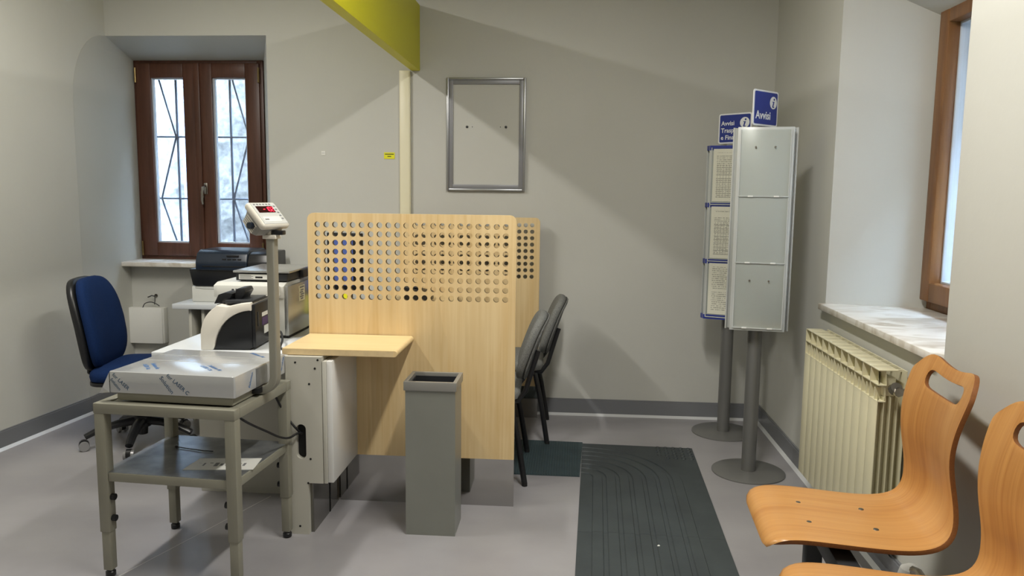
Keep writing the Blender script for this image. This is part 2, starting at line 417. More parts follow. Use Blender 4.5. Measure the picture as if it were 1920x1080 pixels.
# ------------------------------------------------------------------ window in the niche
W1 = root('window_1', 'dark brown two-sash window with iron grille behind', 'window'); del W1['category']; W1['kind'] = 'structure'
FX0, FX1, FZ0, FZ1, FY = -3.05, -2.125, .917, 2.302, 5.35
def rect_frame(mb, x0, x1, z0, z1, y0, y1, wx, wz0, wz1, bev=.004):
    mb.box(x0, x0+wx, y0, y1, z0, z1, bev); mb.box(x1-wx, x1, y0, y1, z0, z1, bev)
    mb.box(x0+wx-.001, x1-wx+.001, y0+.0005, y1, z0, z0+wz0, bev); mb.box(x0+wx-.001, x1-wx+.001, y0+.0005, y1, z1-wz1, z1, bev)
b = MB(); rect_frame(b, FX0, FX1, FZ0, FZ1, FY, FY+.07, .045, .05, .035); b.build('window_frame', M_winwood, W1)
xm = -2.588
def sash(x0, x1, handle):
    b = MB(); rect_frame(b, x0, x1, FZ0+.03, FZ1-.02, FY-.018, FY+.05, .105 if not handle else .1, .095, .1, .006)
    s = b.build('sash', M_winwood, W1)
    px0, px1, pz0, pz1 = x0+.098, x1-.095, FZ0+.12, FZ1-.115
    b = MB(); rect_frame(b, px0, px1, pz0, pz1, FY+.0, FY+.03, .014, .014, .012, .002); b.build('glazing_bead', M_bead, s)
    MB().box(px0+.002, px1-.002, FY+.012, FY+.018, pz0+.002, pz1-.002).build('pane', M_glass, s, smooth=0)
    return s
s1 = sash(FX0+.022, xm+.002, False); s2 = sash(xm+.004, FX1-.022, True)
MB().box(xm-.022, xm+.02, FY-.030, FY-.014, FZ0+.03, FZ1-.02, .005).build('meeting_strip', M_winwood, s1)
h = MB(); h.box(xm+.026, xm+.052, FY-.026, FY-.016, 1.385, 1.465, .004)
h.tube([(xm+.039, FY-.02, 1.443), (xm+.039, FY-.05, 1.443), (xm+.037, FY-.062, 1.435), (xm+.032, FY-.064, 1.40), (xm+.028, FY-.06, 1.34), (xm+.03, FY-.056, 1.315)], [.008, .009, .010, .010, .009, .007], 10)
h.build('handle', M_chrome, s2)
for x, s, zz in ((FX0+.022, s1, 2.20), (FX1-.024, s2, 2.20), (FX0+.022, s1, 1.0), (FX1-.024, s2, 1.0)):
    MB().cyl((x, FY-.022, zz-.05), (x, FY-.022, zz+.05), .008, seg=10).build('hinge', M_brass, s)
MB().prism([(-3.085, 5.065), (-2.02, 5.065), (-2.11, 5.40), (-3.05, 5.40)], .893, .923, 'z', .004).build('window_sill', M_marble, W1)

# iron grille in front of the outside wall
g = root('window_grille', 'blue-grey iron grille with diamond bars outside the niche window', 'grille', (-2.6, 5.62, .9))
def bar(mb, p, q, r=.007): mb.cyl((p[0]+2.6, 0, p[1]-.9), (q[0]+2.6, 0, q[1]-.9), r, seg=8)
zb0, zb1, zl, zh = .85, 2.40, 1.35, 1.80
for z in (zl, zh, .97, 2.3):
    b = MB(); bar(b, (-3.35, z), (-1.95, z), .007); b.build('cross_bar', M_iron, g)
xs = [-3.44, -2.895, -2.345, -1.80]
for i in range(2):
    xc = -2.90+i*.552
    b = MB(); bar(b, (xc+.012 if i == 0 else -2.482, zb0), (xc+.012 if i == 0 else -2.482, zb1), .009); b.build('upright_bar', M_iron, g)
    b = MB()
    bar(b, (xc-.125, zb1-.15), (xc, zh)); bar(b, (xc, zh), (xc-.128, zl)); bar(b, (xc-.128, zl), (xc-.005, .97))
    b.build('diamond_bar', M_iron, g)
for x in (-3.075, -1.98):
    b = MB(); b.box(x+2.6-.02, x+2.6+.02, -.01, .01, -.05, 1.5); b.build('side_bar', M_iron, g)
tag(MB().cyl((-3.16, 6.3, -.5), (-3.16, 6.3, 3.3), .035, seg=14).build('downpipe', M_pipe), 'pale downpipe on the stone wall outside the niche window', 'pipe')
b = MB(); nx, nz_ = 110, 36
V = []; Fs = []
for j in range(nz_+1):
    for i in range(nx+1):
        V.append((-15+19*i/nx, 6.55+random.uniform(-.05, .05), -.5+3.8*j/nz_))
for j in range(nz_):
    for i in range(nx): Fs.append((j*(nx+1)+i, j*(nx+1)+i+1, (j+1)*(nx+1)+i+1, (j+1)*(nx+1)+i))
b.add(V, Fs); b.box(-15, 4, 6.62, 7.0, -.5, 3.3)
ow = b.build('wall_outside', M_stone, smooth=60); struct(ow, 'sunlit rough stone wall across the lane')
struct(MB().box(3.7, 4.0, -6, 6.5, -.5, 4.2).build('wall_court_added', M_stone, smooth=0), 'added stone wall across the court that dims the side window')  # added outside the side window to cut the sky light entering there
struct(MB().box(-15, 9, 5.55, 9, -.62, -.5).build('ground_outside', M_ground, smooth=0))
struct(MB().box(2.05, 9, -6, 5.55, -.62, -.5).build('ground_outside_court', M_ground, smooth=0))

# ------------------------------------------------------------------ window in the right wall
W2 = root('window_2', 'warm brown wooden window set deep in the bright side wall', 'window'); del W2['category']; W2['kind'] = 'structure'
def yframe(mb, y0, y1, z0, z1, x0, x1, wy, wz, bev=.004):
    mb.box(x0, x1, y0, y0+wy, z0, z1, bev); mb.box(x0, x1, y1-wy, y1, z0, z1, bev)
    mb.box(x0+.0005, x1, y0+wy-.001, y1-wy+.001, z0, z0+wz, bev); mb.box(x0+.0005, x1, y0+wy-.001, y1-wy+.001, z1-wz, z1, bev)
b = MB(); yframe(b, 2.48, 3.70, .905, 2.30, 1.645, 1.715, .05, .055); b.build('window_frame', M_winwood2, W2)
for y0, y1 in ((3.10, 3.672), (2.51, 3.092)):
    b = MB(); yframe(b, y0, y1, .955, 2.255, 1.605, 1.68, .085, .085, .006); s = b.build('sash', M_winwood2, W2)
    b = MB(); yframe(b, y0+.08, y1-.08, 1.035, 2.175, 1.655, 1.70, .014, .014, .002); b.build('glazing_bead', M_bead, s)
    MB().box(1.665, 1.671, y0+.082, y1-.082, 1.037, 2.173).build('pane', M_glass, s, smooth=0)
MB().prism([(1.19, 2.615), (1.19, 3.785), (1.65, 3.69), (1.65, 2.47), (1.23, 2.58)], .885, .914, 'z', .004).build('window_sill', M_marble, W2)

# ------------------------------------------------------------------ ceiling lamps
def lamp(x, y, label, watt):
    L = root('ceiling_lamp', label, 'lamp', (x, y, ZC), 0, 'ceiling tube lamps')
    MB().box(-.075, .075, -.62, .62, -.045, 0, .008).build('housing', M_lampbody, L)
    MB().box(-.06, .06, -.60, .60, -.058, -.044, .004).build('diffuser', M_diff, L)
    ld = bpy.data.lights.new('tube_light', 'AREA'); ld.shape = 'RECTANGLE'; ld.size = .11; ld.size_y = 1.18; ld.energy = watt; ld.color = (1.0, .965, .90)
    lo = bpy.data.objects.new('tube_light', ld); col.objects.link(lo); lo.parent = L; lo.location = (0, 0, -.062)
    return L
lamp(-2.0, 2.9, 'long tube ceiling lamp above the staff desk', LAMP_W*1.0)
lamp(.16, 2.15, 'long tube ceiling lamp above the tactile mats', LAMP_W*1.25)
lamp(-2.0, -.6, 'added unseen fill lamp nearer the viewer over the staff side', LAMP_W*.2)  # unseen weak lamp added behind the camera for fill light
lamp(.16, -.9, 'added unseen fill lamp right above the viewer', LAMP_W*.2)  # second unseen lamp, likewise added for fill

# ------------------------------------------------------------------ wall and ceiling fixtures
b = MB(); b.box(-1.005, -.95, .6, YB-.002, 2.167, 2.562, .002)
tag(b.build('yellow_beam', M_yellow), 'bright yellow fascia beam running overhead to the end wall', 'beam')
CT = root('cable_trunking', 'cream vertical cable trunking on the end wall below the yellow beam', 'trunking', (-1.043, YB, 0))
MB().box(-.034, .034, -.026, -.001, .78, 2.166, .002).build('channel', M_cream, CT)
MB().box(-.030, .030, -.031, -.026, .78, 2.165, .003).build('cover', M_cream, CT)

PF = root('poster_frame', 'empty grey aluminium poster frame hung on the end wall', 'frame', (-.5335, YB, 1.428))
w_, h_ = .247, .696
def fbar(poly_x0, poly_x1, z0, z1, name='frame_bar'): MB().box(poly_x0, poly_x1, -.024, -.001, z0, z1, .004).build(name, M_alu, PF)
fbar(-w_, -w_+.014, 0, h_); fbar(w_-.014, w_, 0, h_); fbar(-w_+.014, w_-.014, 0, .014); fbar(-w_+.014, w_-.014, h_-.014, h_)
for (x0, x1, z0, z1) in ((-w_+.014, -w_+.040, .014, h_-.014), (w_-.040, w_-.014, .014, h_-.014), (-w_+.040, w_-.040, .014, .040), (-w_+.040, w_-.040, h_-.040, h_-.014)):
    MB().box(x0, x1, -.016, -.001, z0, z1, .001).build('inner_border', M_alu_dk, PF)
MB().box(-w_+.040, w_-.040, -.008, -.001, .040, h_-.040).build('backing_panel', M_wall, PF)
for x in (-.119, .125):
    MB().lathe([(.008, 0), (.008, .003), (.004, .004)], M=Matrix.Translation((x, -.0085, .397)) @ Matrix.Rotation(PI/2, 4, 'X'), seg=12).build('screw', M_darkgrey, PF)
    MB().lathe([(.003, 0), (.003, .001)], M=Matrix.Translation((x*.72, -.0085, .397)) @ Matrix.Rotation(PI/2, 4, 'X'), seg=8).build('screw_hole', M_darkgrey, PF)
WL = root('wall_label', 'tiny white label stuck on the end wall beside the niche', 'label', (-1.574, YB, 1.657))
MB().box(-.013, .013, -.003, 0, -.013, .013).build('label_sheet', M_label, WL)
MB().box(-.010, .010, -.0035, -.003, -.001, .001).build('label_print', M_key, WL)
YL = root('yellow_label', 'small yellow printed label on the wall beside the cable trunking', 'label', (-1.148, YB, 1.644))
MB().box(-.034, .034, -.003, 0, -.020, .020).build('label_sheet', M_ystick, YL)
for i, (x0, x1, z) in enumerate(((-.028, .028, .009), (-.012, .012, -.005))):
    MB().box(x0, x1, -.0035, -.003, z-.0028, z+.0028).build('label_print', M_ink, YL)

# ------------------------------------------------------------------ counter, shelf, desks
CC = root('counter_cabinet', 'light grey service counter end with black cable slot and white front panel', 'counter', (-1.05, 3.02, 0))
# end panel with notch and a real cable slot
def holed_panel(outer, hole, y0, y1):
    b = bmesh.new()
    def loop(poly, y): 
        vs_ = [b.verts.new((p[0], y, p[1])) for p in poly]; return vs_, [b.edges.new((vs_[i], vs_[(i+1) % len(vs_)])) for i in range(len(vs_))]
    o0, eo0 = loop(outer, y0); h0, eh0 = loop(hole, y0); o1, eo1 = loop(outer, y1); h1, eh1 = loop(hole, y1)
    bmesh.ops.triangle_fill(b, use_beauty=True, use_dissolve=False, edges=eo0+eh0)
    bmesh.ops.triangle_fill(b, use_beauty=True, use_dissolve=False, edges=eo1+eh1)
    for A, B in ((o0, o1), (h0, h1)):
        for i in range(len(A)): b.faces.new((A[i], A[(i+1) % len(A)], B[(i+1) % len(A)], B[i]))
    bmesh.ops.recalc_face_normals(b, faces=list(b.faces)); return b
slot = [(-.030+.0205*math.cos(a), .415+.035+.0205*math.sin(a)) for a in [PI*k/10 for k in range(11)]] + [(-.030+.0205*math.cos(a), .345+.0205*math.sin(a)) for a in [PI+PI*k/10 for k in range(11)]]
outer = [(-.09, 0), (-.004, 0), (-.004, .222), (.060, .222), (.060, .752), (-.09, .752)]
MB().bm(holed_panel(outer, slot, 0, .025)).build('end_panel', M_lgrey, CC, smooth=0)
MB().box(-.062, -.002, .026, .03, .30, .48).build('cable_slot', M_blackmatt, CC, smooth=0)
for x, z in ((-.048, .728), (.033, .705), (.008, .640), (.008, .325), (-.042, .035), (.045, .74), (-.004, .222)):
    MB().lathe([(.0045, 0), (.0045, .0015)], M=Matrix.Translation((x, 0.0005, z)) @ Matrix.Rotation(PI/2, 4, 'X'), seg=10).build('screw', M_blackmatt, CC)
MB().box(.062, .078, .0, .37, .222, .735, .002).build('panel_backing', M_lgrey, CC)
MB().box(.078, .102, .006, .372, .224, .735, .003).build('front_panel', M_white, CC)
MB().box(-.004, .010, .025, .372, .0, .222).build('kick_plate', M_kick, CC, smooth=0)
MB().box(.010, .012, .235, .246, .0, .222).build('kick_joint', M_blackmatt, CC, smooth=0)
MB().box(-.09, .06, .03, .36, .60, .752).build('carcass', M_lgrey, CC, smooth=0)

# further counter run behind the screen
C2 = root('counter_cabinet', 'rear run of the service counter hidden behind the large maple screen', 'counter', (-1.05, 3.42, 0))
MB().box(.062, .102, 0, 1.38, .222, .735, .003).build('front_panel', M_white, C2)
MB().box(-.004, .010, 0, 1.38, 0, .222).build('kick_plate', M_kick, C2, smooth=0)
MB().box(-.09, .06, 0, 1.38, .222, .59).build('carcass', M_lgrey, C2, smooth=0)

def shelf_board(name, label, y0, y1):
    o = root(name, label, 'shelf', (-1.16, y0, .754))
    MB().prism(rrect(0, .475, 0, .026, .0128, 5, (0, 1, 1, 0)), 0, y1-y0, 'y', .0).build('board', M_maple_top, o)
    MB().box(0, .46, -.0012, 0, .001, .025).build('edge_band', M_mapleedge, o)
    return o
shelf_board('counter_shelf', 'maple counter shelf with rounded edge in front of the large perforated screen', 3.045, 3.383)
shelf_board('counter_shelf', 'maple counter shelf behind the large perforated screen', 3.407, 4.80)

OD = root('office_desk', 'white staff desk holding the banknote counter behind the weighing scale', 'desk', (-1.45, 3.78, 0))
MB().box(-.316, .285, -.647, .62, .705, .730, .003).build('desk_top', M_desk, OD)
MB().box(-.265, .30, -.35, -.33, .0, .70, .002).build('side_panel', M_lgrey, OD)
MB().box(-.265, .28, .55, .57, .0, .70, .002).build('side_panel', M_lgrey, OD)
RD = root('office_desk', 'pale return desk under the niche window holding the dark printer', 'desk', (-1.8, 4.68, 0))
MB().box(-.587, .65, -.19, .235, .700, .730, .003).build('desk_top', M_desk, RD)
MB().box(-.50, -.482, -.16, .21, 0, .70, .002).build('leg_panel', M_lgrey, RD)
MB().box(-.42, -.402, -.16, .21, 0, .70, .002).build('leg_panel', M_lgrey, RD)
MB().box(.60, .62, -.16, .21, 0, .70, .002).build('leg_panel', M_lgrey, RD)

# ------------------------------------------------------------------ perforated screens
def perforated(x0, x1, z0, z1, hx0, hz1, nc, nr, p, r, th, rc, seg=16):
    """board in x-z with a grid of round through holes; hole grid starts at (hx0, hz1) top-left"""
    mb = MB(); gx0, gx1 = hx0-p/2, hx0+(nc-.5)*p; gz1, gz0 = hz1+p/2, hz1-(nr-.5)*p
    per = [(-1, -1), (0, -1), (1, -1), (1, 0), (1, 1), (0, 1), (-1, 1), (-1, 0)]
    for side, y in ((0, 0.0), (1, th)):
        for j in range(nr):
            for i in range(nc):
                cx, cz = hx0+i*p, hz1-j*p; V = []; Fs = []
                for k in range(seg):
                    a = 2*PI*k/seg; c, s = math.cos(a), math.sin(a); q = max(abs(c), abs(s))
                    V.append((cx+r*c, y, cz+r*s)); V.append((cx+p/2*c/q, y, cz+p/2*s/q))
                for k in range(seg):
                    k2 = (k+1) % seg; Fs.append((2*k, 2*k+1, 2*k2+1, 2*k2))
                mb.add(V, Fs)
        # surrounding pieces
        corner_r = rrect(x0, x1, z0, z1, rc, 6, (0, 0, 1, 1))
        up_ = [(x, z) for x, z in corner_r if z > gz1]
        mb.add([(x0, y, gz1), (x1, y, gz1)] + [(x, y, z) for x, z in up_], [tuple(range(2+len(up_)))])
        for (a0, a1, c0, c1) in ((x0, gx0, gz0, gz1), (gx1, x1, gz0, gz1), (x0, x1, z0, gz0)):
            mb.add([(a0, y, c0), (a1, y, c0), (a1, y, c1), (a0, y, c1)], [(0, 1, 2, 3)])
    ed = MB(); poly = rrect(x0, x1, z0, z1, rc, 6, (0, 0, 1, 1)); n = len(poly)
    ed.add([(x, 0, z) for x, z in poly]+[(x, th, z) for x, z in poly], [(i, (i+1) % n, n+(i+1) % n, n+i) for i in range(n)])
    hl = MB()
    for j in range(nr):
        for i in range(nc):
            cx, cz = hx0+i*p, hz1-j*p
            V = [(cx+r*math.cos(2*PI*k/seg), yy, cz+r*math.sin(2*PI*k/seg)) for yy in (0, th) for k in range(seg)]
            hl.add(V, [(k, (k+1) % seg, seg+(k+1) % seg, seg+k) for k in range(seg)])
    return mb, ed, hl
def screen(label, loc, width, height, zb, nc, nr, hx, hz, base_x0):
    S = root('privacy_screen', label, 'screen', loc)
    mb, ed, hl = perforated(-width, 0, zb, height, hx, hz, nc, nr, .04, .013, .02, .03)
    bd = mb.build('perforated_board', M_maple, S, smooth=0)
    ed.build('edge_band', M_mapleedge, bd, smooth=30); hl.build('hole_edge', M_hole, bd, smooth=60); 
    bd.children[1]['kind'] = 'stuff'
    MB().box(base_x0, -.0, .006, .012, 0, zb).build('steel_base', M_mirror, S, smooth=0)
    return S
screen('large perforated maple screen with polished steel foot behind the waste bin', (-.231, 3.388, 0), .932, 1.322, .222, 22, 9, -.886, 1.271, -.80)
screen('farther perforated maple screen standing close to the end wall', (-.183, 4.815, 0), .86, 1.268, .205, 20, 9, -.808, 1.222, -.80)

# ------------------------------------------------------------------ waste bin
BN = root('waste_bin', 'tall square grey metal waste bin before the maple screen', 'bin', (-.553, 3.150, 0))
b = MB(); hx_, hy_, zt = .103, .090, .650
for (x0, x1, y0, y1) in ((-hx_, hx_, -hy_, -hy_+.004), (-hx_, hx_, hy_-.004, hy_), (-hx_, -hx_+.004, -hy_+.004, hy_-.004), (hx_-.004, hx_, -hy_+.004, hy_-.004)):
    b.box(x0, x1, y0, y1, .0, zt-.03)
b.box(-hx_+.004, hx_-.004, -hy_+.004, hy_-.004, .002, .012)
b.build('body', M_binm, BN, smooth=0)
b = MB(); e = .006
for (x0, x1, y0, y1) in ((-hx_-e, hx_+e, -hy_-e, -hy_+.010), (-hx_-e, hx_+e, hy_-.010, hy_+e), (-hx_-e, -hx_+.010, -hy_+.010, hy_-.010), (hx_-.010, hx_+e, -hy_+.010, hy_-.010)):
    b.box(x0, x1, y0, y1, zt-.034, zt+.003, .0015)
b.build('rim', M_binrim, BN)
b = MB()
for (x0, x1, y0, y1) in ((-.092, .092, -.079, -.076), (-.092, .092, .076, .079), (-.092, -.089, -.076, .076), (.089, .092, -.076, .076)): b.box(x0, x1, y0, y1, .10, zt-.012)
b.box(-.092, .092, -.079, .079, .10, .105); b.build('liner', M_liner, BN, smooth=0)
b = MB(); b.box(-.09, .09, .0, .004, zt-.06, zt-.02); b.box(-.004, .004, -.075, .075, zt-.055, zt-.04); b.build('divider', M_darkgrey, BN, smooth=0)

# ------------------------------------------------------------------ weighing scale cart
A_C = math.radians(-4.2)
CA = root('scale_cart', 'grey metal cart table with lower shelf carrying the platform scale', 'cart', (-1.40, 2.80, 0), A_C)
hx_, hy_, zt = .270, .230, .658
for (x0, x1, y0, y1) in ((-hx_, hx_, -hy_, -hy_+.04), (-hx_, hx_, hy_-.04, hy_), (-hx_, -hx_+.04, -hy_+.04, hy_-.04), (hx_-.04, hx_, -hy_+.04, hy_-.04)):
    MB().box(x0, x1, y0, y1, zt-.038, zt, .003).build('top_rail', M_cart, CA)
MB().box(-hx_+.04, hx_-.04, -hy_+.04, hy_-.04, zt-.012, zt-.006).build('top_tray', M_cart, CA, smooth=0)
for sx in (-1, 1):
    for sy in (-1, 1):
        cx, cy = sx*(hx_-.021), sy*(hy_-.021)
        lg = MB().box(cx-.020, cx+.020, cy-.020, cy+.020, .175, zt-.037, .003).build('leg', M_cart, CA)
        MB().box(cx-.0165, cx+.0165, cy-.0165, cy+.0165, .028, .18, .002).build('leg_inner', M_cart, lg)
        MB().lathe([(.013, .0), (.018, .004), (.018, .018), (.014, .022), (.014, .030)], (cx, cy, 0), 14).build('rubber_foot', M_black, lg)
        for z in (.305, .225):
            MB().cyl((cx-sx*.019, cy, z), (cx-sx*.034, cy, z), .012, .012, 12).build('knob', M_black, lg)
zs = .400
for (x0, x1, y0, y1) in ((-hx_+.042, hx_-.042, -hy_+.006, -hy_+.036), (-hx_+.042, hx_-.042, hy_-.036, hy_-.006)):
    MB().box(x0, x1, y0, y1, zs-.032, zs, .002).build('shelf_rail', M_cart, CA)
for (x0, x1) in ((-hx_+.008, -hx_+.04), (hx_-.04, hx_-.008)):
    MB().box(x0, x1, -hy_+.042, hy_-.042, zs-.032, zs, .002).build('shelf_rail', M_cart, CA)
MB().box(-hx_+.012, hx_-.012, -hy_+.010, hy_-.010, zs-.002, zs+.0015).build('shelf_plate', M_shelf, CA, smooth=0)

SC = root('platform_scale', 'steel platform scale under printed protective film with display on a bent pole', 'scale', (-1.381, 2.80, .658), math.radians(-4.2))
px, py = .240, .203
MB().box(-px+.02, px-.015, -py+.012, py-.02, .004, .045, .003).build('base_frame', M_cart, SC)
for sx in (-1, 1):
    for sy in (-1, 1):
        MB().lathe([(.014, 0), (.014, .01)], (sx*(px-.06), sy*(py-.05), 0), 12).build('foot', M_black, SC)
pl = MB().prism(rrect(-px, px, -py, py, .006, 3), .034, .112, 'z', .003).build('platform', M_film, SC)
b = MB(); b.box(-px+.002, px-.002, -.0022+.0, .0, .1118, .1126); b.box(-px+.002, px-.002, .098, .0995, .1118, .1126); b.build('film_seam', M_pad, pl, smooth=0)
# film flap hanging out on the left front
fl_ = MB(); fl_.add([(-px, -py, .106), (-px-.02, -py-.01, .055), (-px-.042, -py+.0, .030), (-px-.012, -py+.05, .037), (-px-.001, -py+.08, .106), (-px, -py, .034)], [(0, 1, 2, 5), (0, 4, 3, 2, 1)])
fl_.build('film_flap', M_film, pl, smooth=0)
def film_text(t, s, x, z, ang, m): put_text(t, s, 'film_print', m, pl, (x, -py-.0008, z), (PI/2, -ang, 0), depth=.0002)
film_text('Solution', .022, -.045, .096, math.radians(-52), M_filmdark)
film_text('for LASER C', .020, -.018, .104, math.radians(-40), M_filmdark)
film_text('for LASER', .019, -px+.012, .098, math.radians(-42), M_filmdark)
film_text('Solution', .016, -px+.004, .082, math.radians(-50), M_filmdark)
def top_text(t, s, x, y, ang): put_text(t, s, 'film_print', M_filmblue, pl, (x, y, .1126), (0, 0, ang), depth=.0002)
top_text('Solution for', .024, -.17, -.06, math.radians(-48)); top_text('LASER Cut', .022, -.19, -.08, math.radians(-48))
top_text('Solution for', .024, .055, -.055, math.radians(-40)); top_text('LASER Cut', .022, .03, -.065, math.radians(-40))
top_text('Solution for', .024, .10, .185, math.radians(-38))
def side_text(t, s, y, z, ang): put_text(t, s, 'film_print', M_filmblue, pl, (px+.0008, y, z), Matrix.Rotation(PI/2, 3, 'Z').to_euler().to_matrix().__matmul__(Matrix.Rotation(PI/2, 3, 'X') @ Matrix.Rotation(ang, 3, 'Z')).to_euler(), depth=.0002)
side_text('Solution', .018, -.095, .045, math.radians(62)); side_text('for LASER', .014, .17, .05, math.radians(64))
MB().box(px-.0005, px+.0015, -.045, .045, .036, .107).build('side_patch', M_shelf, pl, smooth=0)
b = MB(); b.box(px-.02, px+.012, -.05, .03, .012, .034, .002); b.build('load_bracket', M_black, SC)
# bent pole: out from under the platform, then up
pole = [(px-.16, 0, .018), (px+.0, 0, .018)] + [(px+.0+.055*math.sin(t), 0, .018+.055*(1-math.cos(t))) for t in [PI/2*k/8 for k in range(1, 9)]] + [(px+.055, 0, .30), (px+.055, 0, .596)]
MB().tube(pole, .0215, 24, sx=.72, sy=.95, sq=.32).build('pole', M_tube, SC)
# indicator head (facing front right, tilted back)
HD = MB().box(-.068, .068, -.014, .014, -.059, .059, .011, seg=3)
Rh = Matrix.Translation((px+.045, -.012, .668)) @ Matrix.Rotation(math.radians(72), 4, 'Z') @ Matrix.Rotation(math.radians(-44), 4, 'X')
hd = HD.build('indicator_head', M_head, SC); hd.matrix_local = Rh
MB().prism([(-.011, .045), (-.062, .028), (-.066, -.022), (-.05, -.05), (-.011, -.05)], -.058, .058, 'x', .006, M=Matrix.Scale(-1, 4, (0, 1, 0))).build('rear_housing', M_headside, hd)
for k in range(5): MB().box(-.0595, -.058, .022+k*.008, .026+k*.008, -.03, .03).build('vent_rib', M_head, hd, smooth=0)
MB().cyl((-.056, .035, -.012), (-.074, .035, -.012), .013, .012, 14).build('pivot_knob', M_print_dk, hd)
MB().box(-.058, .058, -.0150, -.0138, -.050, .050).build('keypad_plate', M_pad, hd, smooth=0)
MB().box(-.046, .036, -.0158, -.0146, .003, .034).build('display_window', M_led, hd, smooth=0)
def seg7(ch, x, z, s, parent):
    on = {'0': 'abcdef', '2': 'abged', '-': 'g', '1': 'bc'}[ch]; b = MB(); t = s*.11
    pos = {'a': (0, s, 1), 'g': (0, 0, 1), 'd': (0, -s, 1), 'f': (-s/2, s/2, 0), 'b': (s/2, s/2, 0), 'e': (-s/2, -s/2, 0), 'c': (s/2, -s/2, 0)}
    for k in on:
        cx, cz, hor = pos[k]
        if hor: b.box(x+cx-s*.42, x+cx+s*.42, -.0164, -.0157, z+cz-t, z+cz+t)
        else: b.box(x+cx-t, x+cx+t, -.0164, -.0157, z+cz-s*.42, z+cz+s*.42)
    b.build('digit', M_ledon, parent, smooth=0)
for i, ch in enumerate('-102'): seg7(ch, -.012+i*.0135, .0185, .0095, hd)
for i in range(6): MB().box(-.048+i*.015, -.040+i*.015, -.0156, -.0149, .040, .046).build('key_mark', M_key, hd, smooth=0)
for i in range(5): MB().box(.042, .052, -.0156, -.0149, .030-i*.015, .036-i*.015).build('key_mark', M_key, hd, smooth=0)
MB().box(-.046, .036, -.0154, -.0148, -.040, -.016).build('data_strip', M_label, hd, smooth=0)
MB().box(-.042, -.022, -.0157, -.0153, -.032, -.026).build('print_line', M_key, hd, smooth=0)
b = MB(); b.box(px+.03, px+.08, -.025, .025, .585, .60, .002); b.box(px+.035, px+.06, -.02, .02, .60, .64, .002); b.build('head_bracket', M_head, SC)
MB().box(px+.065, px+.105, -.02, .012, .600, .616, .003).build('connector', M_black, SC)

# things on the cart's lower shelf
PS = root('paper_sheet', 'white printed paper lying on the lower shelf of the cart', 'paper', (-1.275, 2.72, .4016), math.radians(6))
MB().prism([(-.125, -.062), (.13, -.060), (.128, .062), (-.105, .060)], 0, .0012).build('sheet', M_label, PS, smooth=0)
for i in range(9):
    x0 = -.09+i*.021; MB().box(x0, x0+random.uniform(.006, .016), -.01+random.uniform(-.02, .02), .0+random.uniform(0, .012), .0012, .0015).build('print_mark', M_key, PS, smooth=0)
CP = root('cable_tie', 'thin black cable tie lying on the shelf of the cart', 'cable tie', (-1.46, 2.86, .4016))
b = MB(); b.tube([(-.075, .02, .004), (-.02, .004, .004), (.05, -.014, .0045), (.09, -.016, .004)], .002, 8); b.build('strap', M_cable, CP)
MB().lathe([(.002, 0), (.006, .002), (.006, .007), (.002, .009)], (-.078, .021, 0), 10).build('head', M_cable, CP)

# cables of the scale
def cable(label, pts, r=.0045, m=M_cable, name='power_cable'):
    P = [Vector(p) for p in pts]; out = []
    for i in range(len(P)-1):
        p0, p1, p2, p3 = P[max(i-1, 0)], P[i], P[i+1], P[min(i+2, len(P)-1)]
        for k in range(6):
            t = k/6; out.append(.5*((2*p1)+(-p0+p2)*t+(2*p0-5*p1+4*p2-p3)*t*t+(-p0+3*p1-3*p2+p3)*t**3))
    out.append(P[-1])
    return tag(MB().tube(out, r, 8).build(name, m), label, 'cable')
cable('black cable running from under the scale into the counter slot', [(-1.20, 2.66, .615), (-1.165, 2.70, .57), (-1.13, 2.78, .515), (-1.115, 2.88, .46), (-1.105, 2.95, .435), (-1.09, 3.0, .437), (-1.078, 3.035, .43)])
cable('short black cable behind the cart leg entering the counter slot', [(-1.155, 2.93, .63), (-1.15, 2.96, .58), (-1.125, 3.0, .50), (-1.10, 3.006, .462), (-1.082, 3.035, .425)])

# ------------------------------------------------------------------ banknote counter on the desk
BC = root('banknote_counter', 'black and white banknote counting machine on the staff desk', 'machine', (-1.47, 3.33, .730), math.radians(4))
def arc(cx, cz, rx, rz, a0, a1, n=10): return [(cx+rx*math.cos(math.radians(a0+(a1-a0)*k/n)), cz+rz*math.sin(math.radians(a0+(a1-a0)*k/n))) for k in range(n+1)]
# side silhouettes in x-z, front of machine at -x
inner = [(-.065, 0.003)] + arc(.11, .003, .165, .172, 172, 95, 10) + [(.105, .178), (.105, .01), (.085, .003)]
MB().prism(inner, -.118, .128, 'y', .004).build('side_body', M_black, BC)
shell = [(-.118, .0)] + arc(.01, .06, .128, .145, 185, 118, 8) + [(-.045, .196), (.0, .190), (.045, .201), (.104, .209), (.104, .172)] + list(reversed(arc(.11, .003, .170, .172, 176, 95, 10))) + [(-.066, .0)]
MB().prism(shell, -.124, .132, 'y', .004).build('white_shell', M_billwhite, BC)
MB().prism([(-.05, .196), (.0, .190), (.045, .201), (.104, .209), (.104, .20), (.0, .17), (-.05, .17)], -.10, .11, 'y').build('top_recess', M_black, BC, smooth=0)
MB().box(.104, .120, -.116, .126, .012, .200, .004).build('back_panel', M_black, BC)
b = MB(); b.prism([(-.075, .195), (-.055, .235), (-.025, .245), (.008, .24), (-.015, .20)], -.07, .02, 'y', .003); b.prism([(.005, .20), (.015, .258), (.05, .262), (.058, .245), (.035, .205)], -.05, .06, 'y', .004)
b.build('hopper_guide', M_black, BC)
MB().box(-.02, .10, -.09, .10, .198, .214, .004).build('hopper_tray', M_darkgrey, BC)
MB().box(.1195, .1215, -.03, .045, .135, .152).build('rating_label', M_label, BC, smooth=0)
